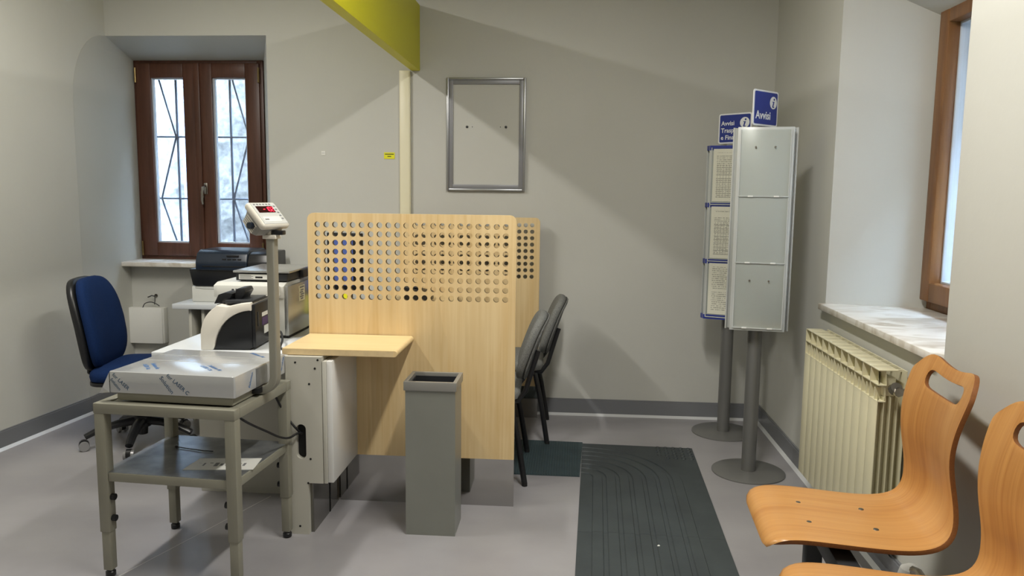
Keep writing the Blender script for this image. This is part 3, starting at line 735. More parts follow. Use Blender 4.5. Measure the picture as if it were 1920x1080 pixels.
MB().box(.1195, .1212, -.03, .045, .095, .130).build('purple_label', M_purple, BC, smooth=0)
MB().box(.1195, .1215, -.005, .05, .055, .09).build('serial_label', M_label, BC, smooth=0)
MB().box(.1195, .124, -.09, -.078, .10, .165, .002).build('vent_latch', M_darkgrey, BC)
MB().box(.1195, .132, .075, .115, .03, .09, .003).build('power_socket', M_blackmatt, BC)
MB().box(-.102, .092, -.105, .115, -.0, .004).build('foot_pad', M_blackmatt, BC, smooth=0)
cable('dark grey cord behind the scale pole on the staff desk', [(-1.345, 3.44, .775), (-1.30, 3.40, .78), (-1.255, 3.30, .765), (-1.24, 3.24, .738), (-1.20, 3.28, .736)], .005, M_darkgrey)

# ------------------------------------------------------------------ large grey machine with small scale on top
MC = root('teller_printer', 'large beige and steel teller printer with paper sticker beside the maple screen', 'printer', (-1.47, 3.70, .730))
MB().box(-.13, .165, -.19, .20, .0, .012).build('base', M_blackmatt, MC, smooth=0)
MB().box(-.16, .150, -.19, .20, .012, .20, .004).build('body', M_machine, MC)
MB().box(.150, .168, -.192, .20, .012, .245, .003).build('steel_side', M_msteel, MC)
MB().prism([(-.20, .19), (-.20, .245), (-.16, .258), (.24, .258), (.24, .19)], -.185, .150, 'x', .003).build('top_cover', M_machine, MC)
MB().box(-.165, .135, -.216, -.198, .20, .248, .003).build('front_lip', M_machine, MC)
MB().box(-.09, -.08, -.2175, -.2155, .222, .232).build('status_light', M_darkgrey, MC, smooth=0)
for i in range(3): MB().box(-.072+i*.012, -.067+i*.012, -.2175, -.2155, .220, .234).build('front_mark', M_key, MC, smooth=0)
MB().box(.1675, .1692, -.045, .035, .155, .230).build('paper_sticker', M_cream, MC, smooth=0)
for i in range(6): MB().box(.1690, .1698, -.035+.01*(i % 2), .025-.008*(i % 3), .218-.0105*i-(.003 if i else 0), .222-.0105*i+(.004 if i == 0 else 0)).build('sticker_print', M_key, MC, smooth=0)
PSC = root('parcel_scale', 'flat silver postal scale with white label on top of the teller printer', 'scale', (-1.455, 3.71, .988))
MB().box(-.115, .135, -.155, .175, .006, .040, .003).build('body', M_darkgrey, PSC)
for sx in (-.09, .11):
    for sy in (-.13, .15): MB().lathe([(.012, 0), (.012, .008)], (sx, sy, 0), 10).build('foot', M_black, PSC)
MB().box(-.125, .148, -.165, .185, .044, .054, .003).build('weighing_plate', M_msteel, PSC)
MB().box(-.10, .05, -.1565, -.1545, .012, .036).build('data_label', M_label, PSC, smooth=0)
for i in range(4): MB().box(-.095+.0*i, -.04+.01*(i % 2), -.1572, -.1562, .030-.005*i, .032-.005*i).build('label_print', M_key, PSC, smooth=0)
MB().box(-.02, .015, -.1572, -.1562, .018, .026).build('bar_code', M_blackmatt, PSC, smooth=0)
MB().prism([(.132, .008), (.160, .008), (.156, .046), (.136, .046)], .0, .12, 'y', .002).build('side_housing', M_black, PSC)

# ------------------------------------------------------------------ dark printer over white printer
WP = root('white_printer', 'low white printer unit under the dark printer on the return desk', 'printer', (-2.05, 4.72, .730))
MB().box(-.265, .22, -.12, .15, .0, .098, .008).build('body', M_machine, WP)
MB().prism([(-.24, .088), (-.18, .082), (.20, .082), (.20, .090), (-.24, .095)], -.123, -.118, 'y').build('paper_lip', M_pad, WP)
DP = root('dark_printer', 'dark navy desktop printer standing below the niche window', 'printer', (-2.05, 4.72, .829))
MB().prism([(-.255, .005), (-.235, -.0), (.22, .0), (.235, .105), (-.275, .105)], -.125, .15, 'y', .006).build('lower_body', M_black, DP)
MB().prism([(-.145, .100), (-.145, .150), (-.12, .205), (-.08, .222), (.15, .222), (.15, .100)], -.225, .10, 'x', .01, seg=3).build('lid', M_print_dk, DP)
MB().prism([(-.140, .100), (-.140, .150), (-.115, .200), (-.07, .212), (.15, .212), (.15, .100)], .10, .235, 'x', .008).build('side_module', M_black, DP)
MB().box(-.18, .09, -.149, -.144, .122, .128, .001).build('paper_slot', M_blackmatt, DP)
for i in range(4): MB().box(-.055+i*.032, -.033+i*.032, -.141, -.136, .165, .172, M=None).build('button', M_blackmatt, DP)
MB().box(-.03, .045, -.135, -.126, .183, .192).build('display_strip', M_blackmatt, DP, smooth=0)
# small white junction box by the desk
JB = MB().box(-.016, .016, -.02, .02, -.03, .03, .003).build('socket_box', M_clear, None, (-2.44, 5.165, .685)); tag(JB, 'small white socket box on the apron wall beside the return desk', 'socket')

# ------------------------------------------------------------------ wall box with hanging hook
WB = root('wall_cover', 'white square plastic cover box hung under the niche window sill', 'box', (-2.93, 5.188, .475))
MB().box(-.137, .125, -.055, -.0, -.125, .125, .003).build('cover_plate', M_clear, WB)
MB().box(.1255, .140, -.052, -.0, -.122, .125, .002).build('side_lid', M_label, WB)
cable('dark wire looped above the white cover box', [(-2.945, 5.145, .60), (-2.93, 5.15, .628), (-2.89, 5.155, .638), (-2.85, 5.155, .625), (-2.828, 5.15, .612)], .003, M_darkgrey, 'wire_loop')
HK = root('wall_hook', 'metal hook with loose wire on the wall above the white cover box', 'hook', (-2.868, 5.188, .68))
MB().lathe([(.012, 0), (.012, .004)], M=Matrix.Rotation(PI/2, 4, 'X'), seg=12).build('plate', M_chrome, HK)
MB().tube([(0, -.004, 0), (0, -.03, .0), (-.014, -.034, .004), (-.03, -.034, -.004), (-.042, -.034, -.008)], .004, 8).build('hook_arm', M_darkgrey, HK)
MB().tube([(0, -.02, .0), (.0, -.02, -.03), (-.002, -.025, -.06)], .0025, 6).build('wire', M_darkgrey, HK)

# ------------------------------------------------------------------ blue office chair
OC = root('office_chair', 'blue fabric swivel office chair on black five-star base', 'chair', (-2.368, 4.08, 0), math.radians(9))
# base arms
for k in range(5):
    a = math.radians(72*k+205); d = Vector((math.cos(a), math.sin(a), 0))
    pts = [d*.03+Vector((0, 0, .135)), d*.12+Vector((0, 0, .128)), d*.22+Vector((0, 0, .105)), d*.285+Vector((0, 0, .075))]
    arm = MB().tube(pts, [.032, .028, .023, .02], 10, sx=.8).build('base_arm', M_black, OC)
    c = d*.292; sd = Vector((-d.y, d.x, 0))
    for s in (-1, 1):
        MB().cyl(c+sd*s*.012+Vector((0, 0, .027)), c+sd*s*.026+Vector((0, 0, .027)), .027, .025, 16).build('caster_wheel', M_caster, arm)
    MB().cyl(c-sd*.012+Vector((0, 0, .035)), c+sd*.012+Vector((0, 0, .035)), .026, .026, 14).build('caster_fork', M_black, arm)
b = MB(); b.lathe([(.045, .10), (.048, .11), (.048, .16), (.034, .17), (.034, .30), (.018, .30), (.018, .37)]); b.build('column', M_black, OC)
MB().cyl((0, 0, .055), (0, 0, .12), .026, .03, 16).build('column_foot', M_black, OC)
MB().box(-.12, .10, -.09, .09, .355, .392, .01).build('mechanism', M_black, OC)
def cushion(mb, outline, thick, bulge, M, n=5):
    """rounded slab: rings of outline scaled, profile bulging"""
    V = []; Fs = []; N = len(outline); prof = [(.90, 0), (.985, .12), (1.0, .45), (.985, .72), (.93, .9), (.75, 1.0+bulge*.5), (.4, 1.0+bulge*.9), (.0, 1.0+bulge)]
    cx = sum(p[0] for p in outline)/N; cy = sum(p[1] for p in outline)/N
    for s, h in prof[:-1]:
        for p in outline: V.append(M @ Vector((cx+(p[0]-cx)*s, cy+(p[1]-cy)*s, h*thick)))
    R = len(prof)-1
    for i in range(R-1):
        for k in range(N): Fs.append((i*N+k, i*N+(k+1) % N, (i+1)*N+(k+1) % N, (i+1)*N+k))
    V.append(M @ Vector((cx, cy, prof[-1][1]*thick))); c = len(V)-1
    for k in range(N): Fs.append(((R-1)*N+k, (R-1)*N+(k+1) % N, c))
    Fs.append(tuple(reversed(range(N))))
    return mb.add(V, Fs)
cushion(MB(), rrect(-.21, .25, -.235, .235, .09, 7), .07, .25, Matrix.Translation((.01, 0, .395))).build('seat', M_blue, OC, smooth=60)
MB().prism(rrect(-.20, .24, -.225, .225, .08, 6), .375, .398, 'z', .006).build('seat_shell', M_black, OC)
# backrest: outline in (y,z), facing +x, gently tilted and curved
bo = []
for k in range(40):
    a = 2*PI*k/40; c, s = math.cos(a), math.sin(a)
    wy = .215*(1-.10*s if s > 0 else 1+.05*s); e = .55
    bo.append((wy*math.copysign(abs(c)**e, c), .25*math.copysign(abs(s)**e, s)))
Mb = Matrix.Translation((-.235, 0, .69)) @ Matrix.Rotation(math.radians(-8), 4, 'Y') @ Matrix(((0, 0, 1, 0), (1, 0, 0, 0), (0, 1, 0, 0), (0, 0, 0, 1)))
cb = MB(); cushion(cb, bo, .055, .25, Mb)
def bendx(mb):      # vertical lumbar curve and slight wrap
    mb.v = [(x + .30*(z-.70)**2*0 - .045*math.cos((z-.62)*6.0)*-1*.35 + .5*y*y, y, z) for x, y, z in mb.v]
bendx(cb); cb.build('backrest', M_blue, OC, smooth=60)
sb = MB(); cushion(sb, [(p[0]*1.0, p[1]*1.02) for p in bo], .05, .0, Mb @ Matrix.Translation((0, 0, -.048))); bendx(sb); sb.build('back_shell', M_black, OC, smooth=60)
MB().tube([(-.10, 0, .375), (-.22, 0, .378), (-.262, 0, .41), (-.262, 0, .56)], [.03, .03, .03, .028], 10, sx=.5, sy=1.2).build('back_upright', M_black, OC)

# ------------------------------------------------------------------ customer chairs (facing the counter)
def make_chair():
    R = root('visitor_chair', 'x', 'chair')
    # local frame: faces +x
    cushion(MB(), rrect(-.20, .24, -.23, .23, .07, 6), .055, .22, Matrix.Translation((0, 0, .415))).build('seat', M_greyfab, R, smooth=60)
    bk = []
    for k in range(36):
        a = 2*PI*k/36; c, s = math.cos(a), math.sin(a)
        bk.append(((.228 if s < 0 else .228-.02*s)*math.copysign(abs(c)**.5, c), .17*math.copysign(abs(s)**.6, s)))
    M1 = Matrix.Translation((-.275, 0, .655)) @ Matrix.Rotation(math.radians(-20), 4, 'Y') @ Matrix(((0, 0, 1, 0), (1, 0, 0, 0), (0, 1, 0, 0), (0, 0, 0, 1)))
    cb = MB(); cushion(cb, bk, .045, .2, M1); cb.v = [(x+.55*y*y, y, z) for x, y, z in cb.v]; cb.build('backrest', M_greyfab, R, smooth=60)
    sb = MB(); cushion(sb, [(p[0]*.97, p[1]*.97) for p in bk], .012, 0, M1 @ Matrix.Translation((0, 0, -.012))); sb.v = [(x+.55*y*y, y, z) for x, y, z in sb.v]; sb.build('back_cover', M_greyfab, R, smooth=60)
    for s in (-1, 1):
        MB().tube([(.215, s*.235, .008), (.175, s*.225, .24), (.14, s*.215, .405), (.05, s*.21, .408)], .0115, 10, sx=1.25, sy=.8).build('leg', M_black, R)
        MB().tube([(-.228, s*.245, .008), (-.19, s*.23, .24), (-.155, s*.22, .40), (-.06, s*.21, .408)], .0115, 10, sx=1.25, sy=.8).build('leg', M_black, R)
        for fx in (.215, -.228): MB().cyl((fx, s*(.235 if fx > 0 else .245), 0), (fx, s*(.235 if fx > 0 else .245), .02), .014, .012, 10).build('foot_cap', M_blackmatt, R)
        MB().tube([(-.10, s*.19, .405), (-.19, s*.19, .41), (-.225, s*.19, .46), (-.26, s*.185, .58), (-.285, s*.18, .66)], .0105, 10, sx=1.2, sy=.8).build('back_upright', M_black, R)
    MB().box(.02, .05, -.21, .21, .398, .414, .003).build('cross_bar', M_black, R)
    MB().box(-.10, -.07, -.21, .21, .398, .414, .003).build('cross_bar', M_black, R)
    return R
ch = make_chair(); ch['label'] = 'grey fabric visitor chair half hidden by the large maple screen'; ch['group'] = 'grey visitor chairs'
ch.location = (-.430, 3.89, 0); ch.rotation_euler = (0, 0, PI+.03)
c2 = copy_tree(ch); c2['label'] = 'grey fabric visitor chair farther back, nearest the end wall'
c2.location = (-.340, 4.535, 0); c2.rotation_euler = (0, 0, PI+.03)

# ------------------------------------------------------------------ tactile mats
def rib_tube(mb, pts, wd, h):
    pts = [Vector(p) for p in pts]; V = []; Fs = []; n = len(pts)
    for i, p in enumerate(pts):
        d = (pts[min(i+1, n-1)]-pts[max(i-1, 0)]); d.z = 0; d.normalize(); nn = Vector((d.y, -d.x, 0))
        q = max(wd*.55, wd-.004); V += [p+nn*wd, p+nn*q+Vector((0, 0, h)), p-nn*q+Vector((0, 0, h)), p-nn*wd]
    for i in range(n-1):
        for k in range(3): Fs.append((4*i+k, 4*i+k+1, 4*i+k+5, 4*i+k+4))
    Fs += [(0, 1, 2, 3), tuple(4*(n-1)+k for k in (3, 2, 1, 0))]
    mb.add(V, Fs)
MROT = math.radians(-1.9)
def corner_mat():
    R = root('tactile_mat', 'dark rubber tactile mat tile with curved ribs turning to the counter', 'mat', (.078, 3.75, 0), MROT)
    MB().prism([(0, 0), (.613, 0), (.613, .575), (0, .575)], 0, .004).build('sheet', M_mat, R, smooth=0)
    for i in range(7):
        r = .085+i*.066
        b = MB(); pts = [(r*math.sin(t), .04+r*math.cos(t), .004) for t in [PI/2*k/20 for k in range(21)]]+[(r, .0, .004)]
        rib_tube(b, pts, .025, .0045); b.build('rib', M_mat, R, smooth=30)
    for i in range(5):
        for j in range(5):
            x, y = .590-.042*i, .555-.042*j
            if math.hypot(x, y-.04) > .56: MB().lathe([(.013, .004), (.010, .0095), (.0, .010)], (x, y, 0), 10).build('stud', M_mat, R)
    return R
corner_mat()
def straight_mat(y0, y1, label):
    o = Vector((.078, 3.75, 0)); d = Vector((-math.sin(MROT), math.cos(MROT), 0))
    p = o + d*(y0-3.75)
    R = root('tactile_mat', label, 'mat', p, MROT, 'straight ribbed mats')
    MB().prism([(0, .001), (.613, .001), (.613, y1-y0), (0, y1-y0)], 0, .004).build('sheet', M_mat, R, smooth=0)
    for i in range(7):
        r = .085+i*.066; b = MB(); rib_tube(b, [(r, .001, .004), (r, y1-y0, .004)], .025, .0045); b.build('rib', M_mat, R, smooth=30)
    return R
straight_mat(3.15, 3.75, 'dark ribbed rubber mat tile adjoining the curved corner tile')
straight_mat(2.55, 3.15, 'dark ribbed rubber mat tile at the bottom edge of the picture')
R = root('tactile_mat', 'dark green finely ribbed rubber mat between chairs and corner tile', 'mat', (-.62, 3.805, 0), math.radians(-.4))
MB().prism([(0, 0), (.695, 0), (.714, .545), (0, .565)], 0, .004).build('sheet', M_mat2, R, smooth=0)
b = MB()
for i in range(52): rib_tube(b, [(.012+i*.0132, .004, .004), (.012+i*.0132, .54, .004)], .0036, .002)
o = b.build('fine_ribs', M_mat2, R, smooth=0); o['kind'] = 'stuff'
tag(MB().lathe([(.0, .0), (.005, .001), (.006, .004), (.003, .007), (.0, .0075)], (.385, 3.04, .004), 10).build('paper_crumb', M_label), 'tiny white crumb of paper on the rubber mat', 'crumb')

# ------------------------------------------------------------------ information stands
def tri_column(a, c):
    """truncated triangle polygon, wide face (length a) facing -y, narrow faces c; centred"""
    pts = []; hgt = (a/2+c/2)*0 + .0
    # apothem of wide faces
    rw = (a + 2*c)/(2*math.sqrt(3))
    for k in range(3):
        ang = -PI/2 + k*2*PI/3; n_ = Vector((math.cos(ang), math.sin(ang))); t = Vector((-n_.y, n_.x))
        pts += [(n_*rw - t*a/2)[:], (n_*rw + t*a/2)[:]]
    return pts, rw
def info_stand(label, loc, rz, z0, z1, bands, sign_lines, sign_rz, sign_z, sign_off, wide_sign):
    S = root('info_stand', label, 'stand', loc, rz)
    MB().lathe([(.184, 0), (.184, .006), (.178, .010), (.03, .012)], seg=48).build('base_disc', M_standgrey, S)
    MB().cyl((0, 0, .010), (0, 0, z1-.001), .036, .036, 28).build('pole', M_standgrey, S)
    poly, rw = tri_column(.245, .045)
    MB().prism([(p[0]*.97, p[1]*.97) for p in poly], z0+.004, z1-.004, 'z', .002).build('column', M_frost, S)
    for k in range(3):
        Mk = Matrix.Rotation(k*2*PI/3, 4, 'Z')
        pn = MB().box(-.130, .130, -rw-.003, -rw+.003, z0, z1, .001, M=Mk).build('display_panel', M_frost, S)
        hp = (z1-z0-.03)/3
        if k > 0: continue
        for i in range(3):
            pz = z0+.012+i*(hp+.003)
            pk = MB().box(-.116, .116, -rw-.0085, -rw-.0065, pz, pz+hp, .0008, M=Mk).build('pocket_cover', M_pocket, pn, smooth=0)
            b = MB()
            b.box(-.118, -.113, -rw-.0092, -rw-.003, pz, pz+hp, M=Mk); b.box(.113, .118, -rw-.0092, -rw-.003, pz, pz+hp, M=Mk); b.box(-.113, .113, -rw-.0092, -rw-.003, pz-.001, pz+.004, M=Mk)
            b.build('pocket_rim', M_frost, pn, smooth=0)
            if not bands:
                for x in (-.06, .06): MB().box(x-.012, x+.012, -rw-.011, -rw-.006, pz-.002, pz+.005, .001, M=Mk).build('pocket_clip', M_clear, pn)
                if i != 1:
                    for x in (-.045, .045): MB().lathe([(.005, 0), (.004, .003)], M=Mk @ Matrix.Translation((x, -rw-.009, pz+hp*.74)) @ Matrix.Rotation(PI/2, 4, 'X'), seg=10).build('screw', M_chrome, pn)
    if bands:
        for i in range(4):
            zb = z0+.0+(z1-z0-.026)*i/3
            V = [(p[0]*1.045, p[1]*1.045) for p in poly]
            bm_ = MB(); n_ = len(poly)
            bm_.add([(p[0], p[1], zb) for p in V]+[(p[0], p[1], zb+.026) for p in V], [(q, (q+1) % n_, n_+(q+1) % n_, n_+q) for q in range(n_)]+[tuple(reversed(range(n_))), tuple(range(n_, 2*n_))])
            bm_.build('blue_band', M_band, S, smooth=0)
    # header sign
    hs = MB().prism(rrect(-.105, .105, -.085, .085, .012, 4), -.0025, .0025, 'y').build('header_sign', M_signwhite, S, (sign_off[0], sign_off[1], sign_z), (0, 0, sign_rz))
    MB().prism(rrect(-.097, .097, -.077, .077, .008, 4), -.0032, -.0024, 'y').build('sign_field', M_signblue, hs)
    MB().box(-.05, .05, .003, .008, -.12, -.06).build('sign_bracket', M_alu, hs, smooth=0)
    ix, iz = (.062, .030)
    MB().lathe([(.030, 0), (.030, .0006)], M=Matrix.Translation((ix, -.0032, iz)) @ Matrix.Rotation(PI/2, 4, 'X'), seg=28).build('info_disc', M_signwhite, hs)
    sl = .22
    b = MB(); b.prism([(-.012, .006), (.004, .006), (-.0035, -.019), (.004, -.018), (.0045, -.022), (-.006, -.024), (-.0125, -.021), (-.006, .002), (-.012, .002)], -.0045, -.0038, 'y', M=Matrix.Translation((ix+.003, 0, iz)))
    b.lathe([(.0055, 0), (.0055, .0006)], M=Matrix.Translation((ix+.005, -.0039, iz+.0165)) @ Matrix.Rotation(PI/2, 4, 'X'), seg=14)
    b.build('info_letter', M_signblue, hs)
    for (t, sz, x, z) in sign_lines: put_text(t, sz, 'sign_text', M_signwhite, hs, (x, -.0034, z), (PI/2, 0, 0), depth=.0003, bold=sz*.018)
    return S, rw
S1, rw = info_stand('information stand with empty frosted pockets and blue Avvisi sign beside the radiator', (.945, 3.965, 0), math.radians(-9.6), .757, 1.746, False,
    [('Avvisi', .054, -.085, -.052)], math.radians(44+9.6), 1.842, (-.004, -.010), True)
S2, rw = info_stand('information stand with printed notices and blue bands in the corner', (.945, 4.64, 0), math.radians(-20), .70, 1.70, True,
    [('Avvisi', .036, -.088, .018), ('Trasparenza', .036, -.088, -.022), ('e Finanza', .036, -.088, -.062)], math.radians(-42+20), 1.80, (-.004, -.03), True)
P1, P2, P3 = paper_mat('notice_print', 3.1, True, 95), paper_mat('notice_print_table', 8.4, True, 110), paper_mat('notice_print_text', 5.2, False, 88)
ang = math.radians(-20); nrm = Vector((math.sin(ang), -math.cos(ang), 0)); tx = Vector((math.cos(ang), math.sin(ang), 0))
lbl = ['printed notice sheet in the lowest pocket of the corner stand', 'printed notice with tables in the middle pocket of the corner stand', 'printed notice sheet in the top pocket of the corner stand']
hp = (1.0-.03)/3
for i, (m_, l_) in enumerate(((P3, lbl[0]), (P2, lbl[1]), (P1, lbl[2]))):
    c = Vector((.945, 4.64, 0)) + nrm*(rw+.0048) + Vector((0, 0, .70+.018+i*(hp+.003)+hp/2))
    sh = MB().box(-.105, .105, -.0006, .0006, -.1485, .1485).build('notice_sheet', m_, None, c, (0, 0, ang), 0)
    tag(sh, l_, 'paper', 'notices on the corner stand')

# ------------------------------------------------------------------ radiator
RA = root('radiator', 'cream aluminium radiator below the side window sill', 'radiator', (1.205, 3.66, .13))
NS, PT = 11, .0785
def rad_section():
    b = MB(); h = .68; w2 = PT/2-.0015
    b.box(-.100, -.096, -w2, w2, 0, h-.115, .001)                     # face plate
    for x in (-.075, -.052, -.028): b.box(x, x+.003, -w2*.86, w2*.86, .02, h-.10)   # fins
    b.box(-.006, -.001, -w2, w2, 0, h-.02)                              # rear plate
    b.box(-.096, -.002, -.0035, .0035, .03, h-.07)                     # web
    b.box(-.075, -.03, -.02, .02, h-.10, h-.03, .006)                  # header
    b.box(-.100, -.03, -w2, w2, h-.004, h, .001)                       # top plate
    b.box(-.006, -.001, -w2, w2, h-.02, h-.002)
    b.box(-.03, -.006, -.004, .004, h-.012, h-.004)
    for z in (h-.0575, h-.117): b.box(-.100, -.07, -w2, w2, z, z+.003)
    b.box(-.100, -.055, w2-.003, w2, h-.117, h)
    # slanted louvre backs of the two openings
    for z in (h-.115, h-.055):
        b.add([(-.070, -w2, z), (-.070, w2, z), (-.074, w2, z+.051), (-.074, -w2, z+.051), (-.098, w2-.003, z), (-.074, -w2, z+.051)], [(0, 1, 2, 3), (0, 4, 1)])
        b.add([(-.098, -w2, z+.002), (-.073, w2-.003, z+.002), (-.073, w2-.003, z+.050)], [(0, 1, 2)])
    return b.mesh('radiator_section', 30)
me = rad_section()
for i in range(NS):
    o = bpy.data.objects.new('section', me); col.objects.link(o); o.parent = RA; o.location = (0, -(i+.5)*PT, 0)
    if i == 0: me.materials.append(M_rad)
vy = -NS*PT
b = MB(); b.cyl((-.052, vy+.002, .615), (-.052, vy-.03, .615), .014, .014, 14); b.cyl((-.052, vy-.03, .615), (-.052, vy-.062, .615), .018, .016, 8); b.cyl((-.052, vy-.05, .615), (.0, vy-.05, .612), .013, .013, 14)
b.build('valve', M_chrome, RA)
b = MB(); b.cyl((-.056, vy-.028, .615), (-.056, vy-.050, .630), .020, .020, 10); b.build('valve_collar', M_screw, RA)
for y in (-.15, vy+.15): MB().box(-.03, .0135, y-.012, y+.012, .50, .53, .003).build('wall_bracket', M_rad, RA)
# pipework near floor under the bench
WR = root('drain_valve', 'white plastic wrapped pipe valve on the wall under the bench', 'valve', (1.16, 2.56, .16))
b = MB(); b.lathe([(.01, -.04), (.03, -.03), (.042, 0), (.034, .03), (.015, .042)], seg=14); b.build('wrapped_bulb', M_clear, WR)
b = MB(); b.tube([(.0, .0, .02), (.0, -.05, .04), (.01, -.11, .02), (.03, -.15, .0), (.055, -.15, .0)], [.02, .015, .013, .012, .012], 10); b.tube([(.0, -.05, .03), (.015, -.09, -.02), (.02, -.14, -.03)], .006, 8); b.build('pipe', M_chrome, WR)

# ------------------------------------------------------------------ beam seating
BS = root('beam_bench', 'two beech plywood seats on a grey beam along the right wall', 'bench', (1.0, 2.0, 0), math.radians(-4))
prof = [(.570, .412), (.580, .432), (.605, .447), (.66, .452), (.74, .449), (.82, .444), (.90, .440), (.965, .441), (1.02, .452), (1.062, .478), (1.085, .520), (1.090, .57), (1.080, .63), (1.070, .69), (1.070, .75), (1.080, .81), (1.096, .865), (1.111, .905), (1.121, .930), (1.127, .945)]
prof = [Vector((p[0], 0, p[1])) for p in prof]
L = [0]
for i in range(1, len(prof)): L.append(L[-1]+(prof[i]-prof[i-1]).length)
TOT = L[-1]
def on_prof(s):
    s = max(0, min(TOT+.05, s))
    if s >= TOT: d = (prof[-1]-prof[-2]).normalized(); return prof[-1]+d*(s-TOT)
    for i in range(1, len(L)):
        if s <= L[i]:
            t = (s-L[i-1])/(L[i]-L[i-1]); p0, p1, p2, p3 = prof[max(i-2, 0)], prof[i-1], prof[i], prof[min(i+1, len(prof)-1)]
            return .5*((2*p1)+(-p0+p2)*t+(2*p0-5*p1+4*p2-p3)*t*t+(-p0+3*p1-3*p2+p3)*t**3)
def halfw(s):
    k = [(0, .175), (.012, .197), (.04, .212), (.20, .214), (.38, .210), (.50, .206), (.58, .200), (.66, .192), (.74, .192), (.82, .202), (.90, .214), (.95, .217), (1.2, .217)]
    for i in range(1, len(k)):
        if s <= k[i][0]:
            t = (s-k[i-1][0])/(k[i][0]-k[i-1][0]); t = t*t*(3-2*t); return k[i-1][1]+(k[i][1]-k[i-1][1])*t
    return k[-1][1]
def seat_mesh():
    NR, NT = 64, 32; S0 = TOT-.16
    idx = {}; V = []; Fs = []; TH = .012
    ts = [-1+2*j/NT for j in range(NT+1)]
    R0 = [TOT*.0+ (TOT+.0)*i/NR for i in range(NR+1)]
    def pt(i, j):
        s = R0[i]; tau = ts[j]; wv = halfw(s)
        # top edge: dipped in the middle, rounded shoulders
        fr = max(0.0, min(1.0, (s-S0)/(TOT-S0)))
        e = abs(tau)
        dip = .030*max(0.0, math.cos(min(1.0, e/.85)*PI/2))**1.3*fr
        rnd = (.062*((e-.58)/.42)**2.5 if e > .58 else 0)*max(0, (fr-.45)/.55)**1.1
        ss = s - dip - rnd
        # narrow in towards the top corner a little
        wx = wv*(1-.05*fr*fr)
        p = on_prof(ss)
        y = tau*wx
        # cross curvature of the backrest
        back = max(0, min(1, (ss-.48)/.12)); p = p + Vector((-.026*back*(tau*tau), 0, 0))
        return Vector((p.x, y, p.z))
    s_lo, s_hi = TOT-.116, TOT-.048
    def hole(i, j):
        sm_ = (R0[i]+R0[i+1])/2; tm = (ts[j]+ts[j+1])/2
        return s_lo < sm_ < s_hi and abs(tm) < .62
    for i in range(NR+1):
        for j in range(NT+1): idx[i, j] = len(V); V.append(pt(i, j))
    for i in range(NR):
        for j in range(NT):
            if not hole(i, j): Fs.append((idx[i, j], idx[i+1, j], idx[i+1, j+1], idx[i, j+1]))
    return V, Fs
V, Fs = seat_mesh()
for k, (yc, lbl_) in enumerate(((2.335, 'beech plywood seat shell nearer the radiator'), (1.775, 'beech plywood seat shell cut by the right picture edge'))):
    me = bpy.data.meshes.new('seat_shell'); me.from_pydata([tuple(v) for v in V], [], Fs); me.update()
    b = bmesh.new(); b.from_mesh(me)
    # drop hole verts, round the slot corners by smoothing the boundary
    loose = [v for v in b.verts if not v.link_faces]; bmesh.ops.delete(b, geom=loose, context='VERTS')
    for _ in range(6):
        bv = [v for v in b.verts if v.is_boundary]; new = {}
        for v in bv:
            nb = [e.other_vert(v) for e in v.link_edges if e.is_boundary]
            if len(nb) == 2: new[v] = v.co*.5+(nb[0].co+nb[1].co)*.25
        for v, c in new.items(): v.co = c
    b.normal_update(); b.to_mesh(me); b.free()
    me.materials.append(M_beech); me.materials.append(M_plyedge)
    o = bpy.data.objects.new('seat_shell', me); col.objects.link(o); o.parent = BS; o.location = (-1.0, yc-2.0, 0); o['label'] = lbl_
    me.polygons.foreach_set('use_smooth', [True]*len(me.polygons))
    sd = o.modifiers.new('thickness', 'SOLIDIFY'); sd.thickness = .013; sd.offset = 0; sd.material_offset_rim = 1
    bv_ = o.modifiers.new('edge', 'BEVEL'); bv_.width = .003; bv_.segments = 2; bv_.limit_method = 'ANGLE'; bv_.angle_limit = math.radians(50)
    for (sx, sy) in ((.71, .075), (.71, -.075), (.90, .075), (.90, -.075)):
        q = min(prof, key=lambda p_: abs(p_.x-sx)+(9 if p_.z > .47 else 0)); zq = q.z+.0062
        MB().lathe([(.0085, 0), (.007, .0025), (.0, .003)], (sx, sy, zq), 12).build('screw', M_screw, o)
    b = MB(); b.box(.66, .93, -.12, -.08, .405, .436, .002); b.box(.66, .93, .08, .12, .405, .436, .002); b.build('support_bracket', M_darkgrey, o)
MB().box(-.245, -.185, -1.2, .60, .345, .405, .004).build('beam', M_darkgrey, BS)
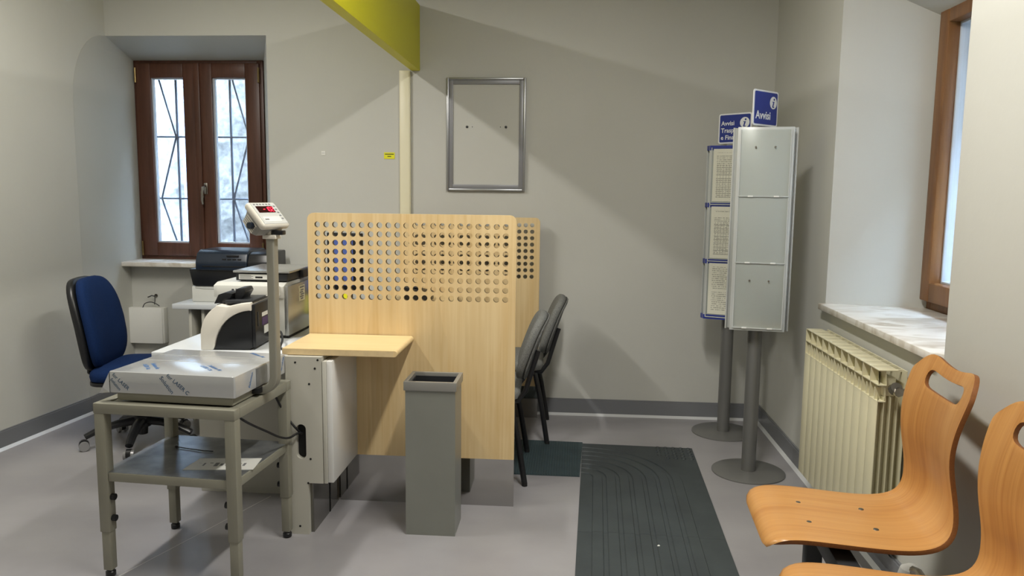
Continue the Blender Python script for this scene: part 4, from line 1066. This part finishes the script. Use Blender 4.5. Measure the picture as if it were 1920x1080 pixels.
for y in (.50, -1.0):
    MB().box(-.24, -.19, y-.03, y+.03, .02, .345, .003).build('leg', M_darkgrey, BS)
    MB().box(-.42, .16, y-.03, y+.03, .0, .022, .004).build('foot', M_darkgrey, BS)

# ------------------------------------------------------------------ staff-side things seen through the perforations
MN = root('monitor', 'black computer monitor with blue picture glimpsed through the perforations', 'monitor', (-1.235, 4.22, .730), math.radians(-14))
MB().box(-.09, .09, -.08, .08, 0, .012, .004).build('foot', M_black, MN); MB().box(-.025, .025, .01, .035, .01, .20, .004).build('neck', M_black, MN)
MB().box(-.105, .105, -.02, .015, .14, .46, .005).build('casing', M_black, MN)
MB().box(-.075, .058, -.0215, -.0195, .17, .435).build('screen', M_screenblue, MN, smooth=0)
YN = root('sticky_note', 'yellow sticky note on the monitor foot behind the perforated screen', 'note', (-1.222, 4.10, .743))
MB().prism([(-.02, 0), (.02, 0), (.02, .002), (-.02, .002)], -.001, .0, 'y').build('gum_strip', M_ystick, YN, smooth=0)
MB().prism([(0, .0), (.003, .0), (.022, .125), (.019, .125)], -.024, .024, 'x').build('leaf', M_ystick, YN, smooth=0)
TL = root('telephone', 'black desk telephone behind the left end of the perforated screen', 'telephone', (-1.405, 4.05, .730), math.radians(0))
MB().prism([(-.10, 0), (.10, 0), (.10, .085), (-.10, .04)], -.10, .10, 'x', .006).build('body', M_black, TL)
MB().tube([(-.085, -.08, .07), (-.085, -.04, .088), (-.085, .04, .104), (-.085, .08, .115)], [.02, .014, .014, .02], 10).build('handset', M_blackmatt, TL)
for k_ in range(4):
    for l_ in range(3): MB().box(-.03+l_*.03, -.012+l_*.03, -.06+k_*.028, -.044+k_*.028, .054+k_*.0063, .062+k_*.0063, .001).build('key', M_darkgrey, TL)
CR = root('card_reader', 'black card reader on the counter shelf behind the perforated screen', 'card reader', (-.90, 4.55, .780))
MB().prism([(-.09, 0), (.09, 0), (.09, .05), (-.09, .09)], -.06, .06, 'y', .006).build('body', M_black, CR)
MB().box(-.06, .02, -.04, .04, .075, .083, .001).build('display', M_darkgrey, CR)
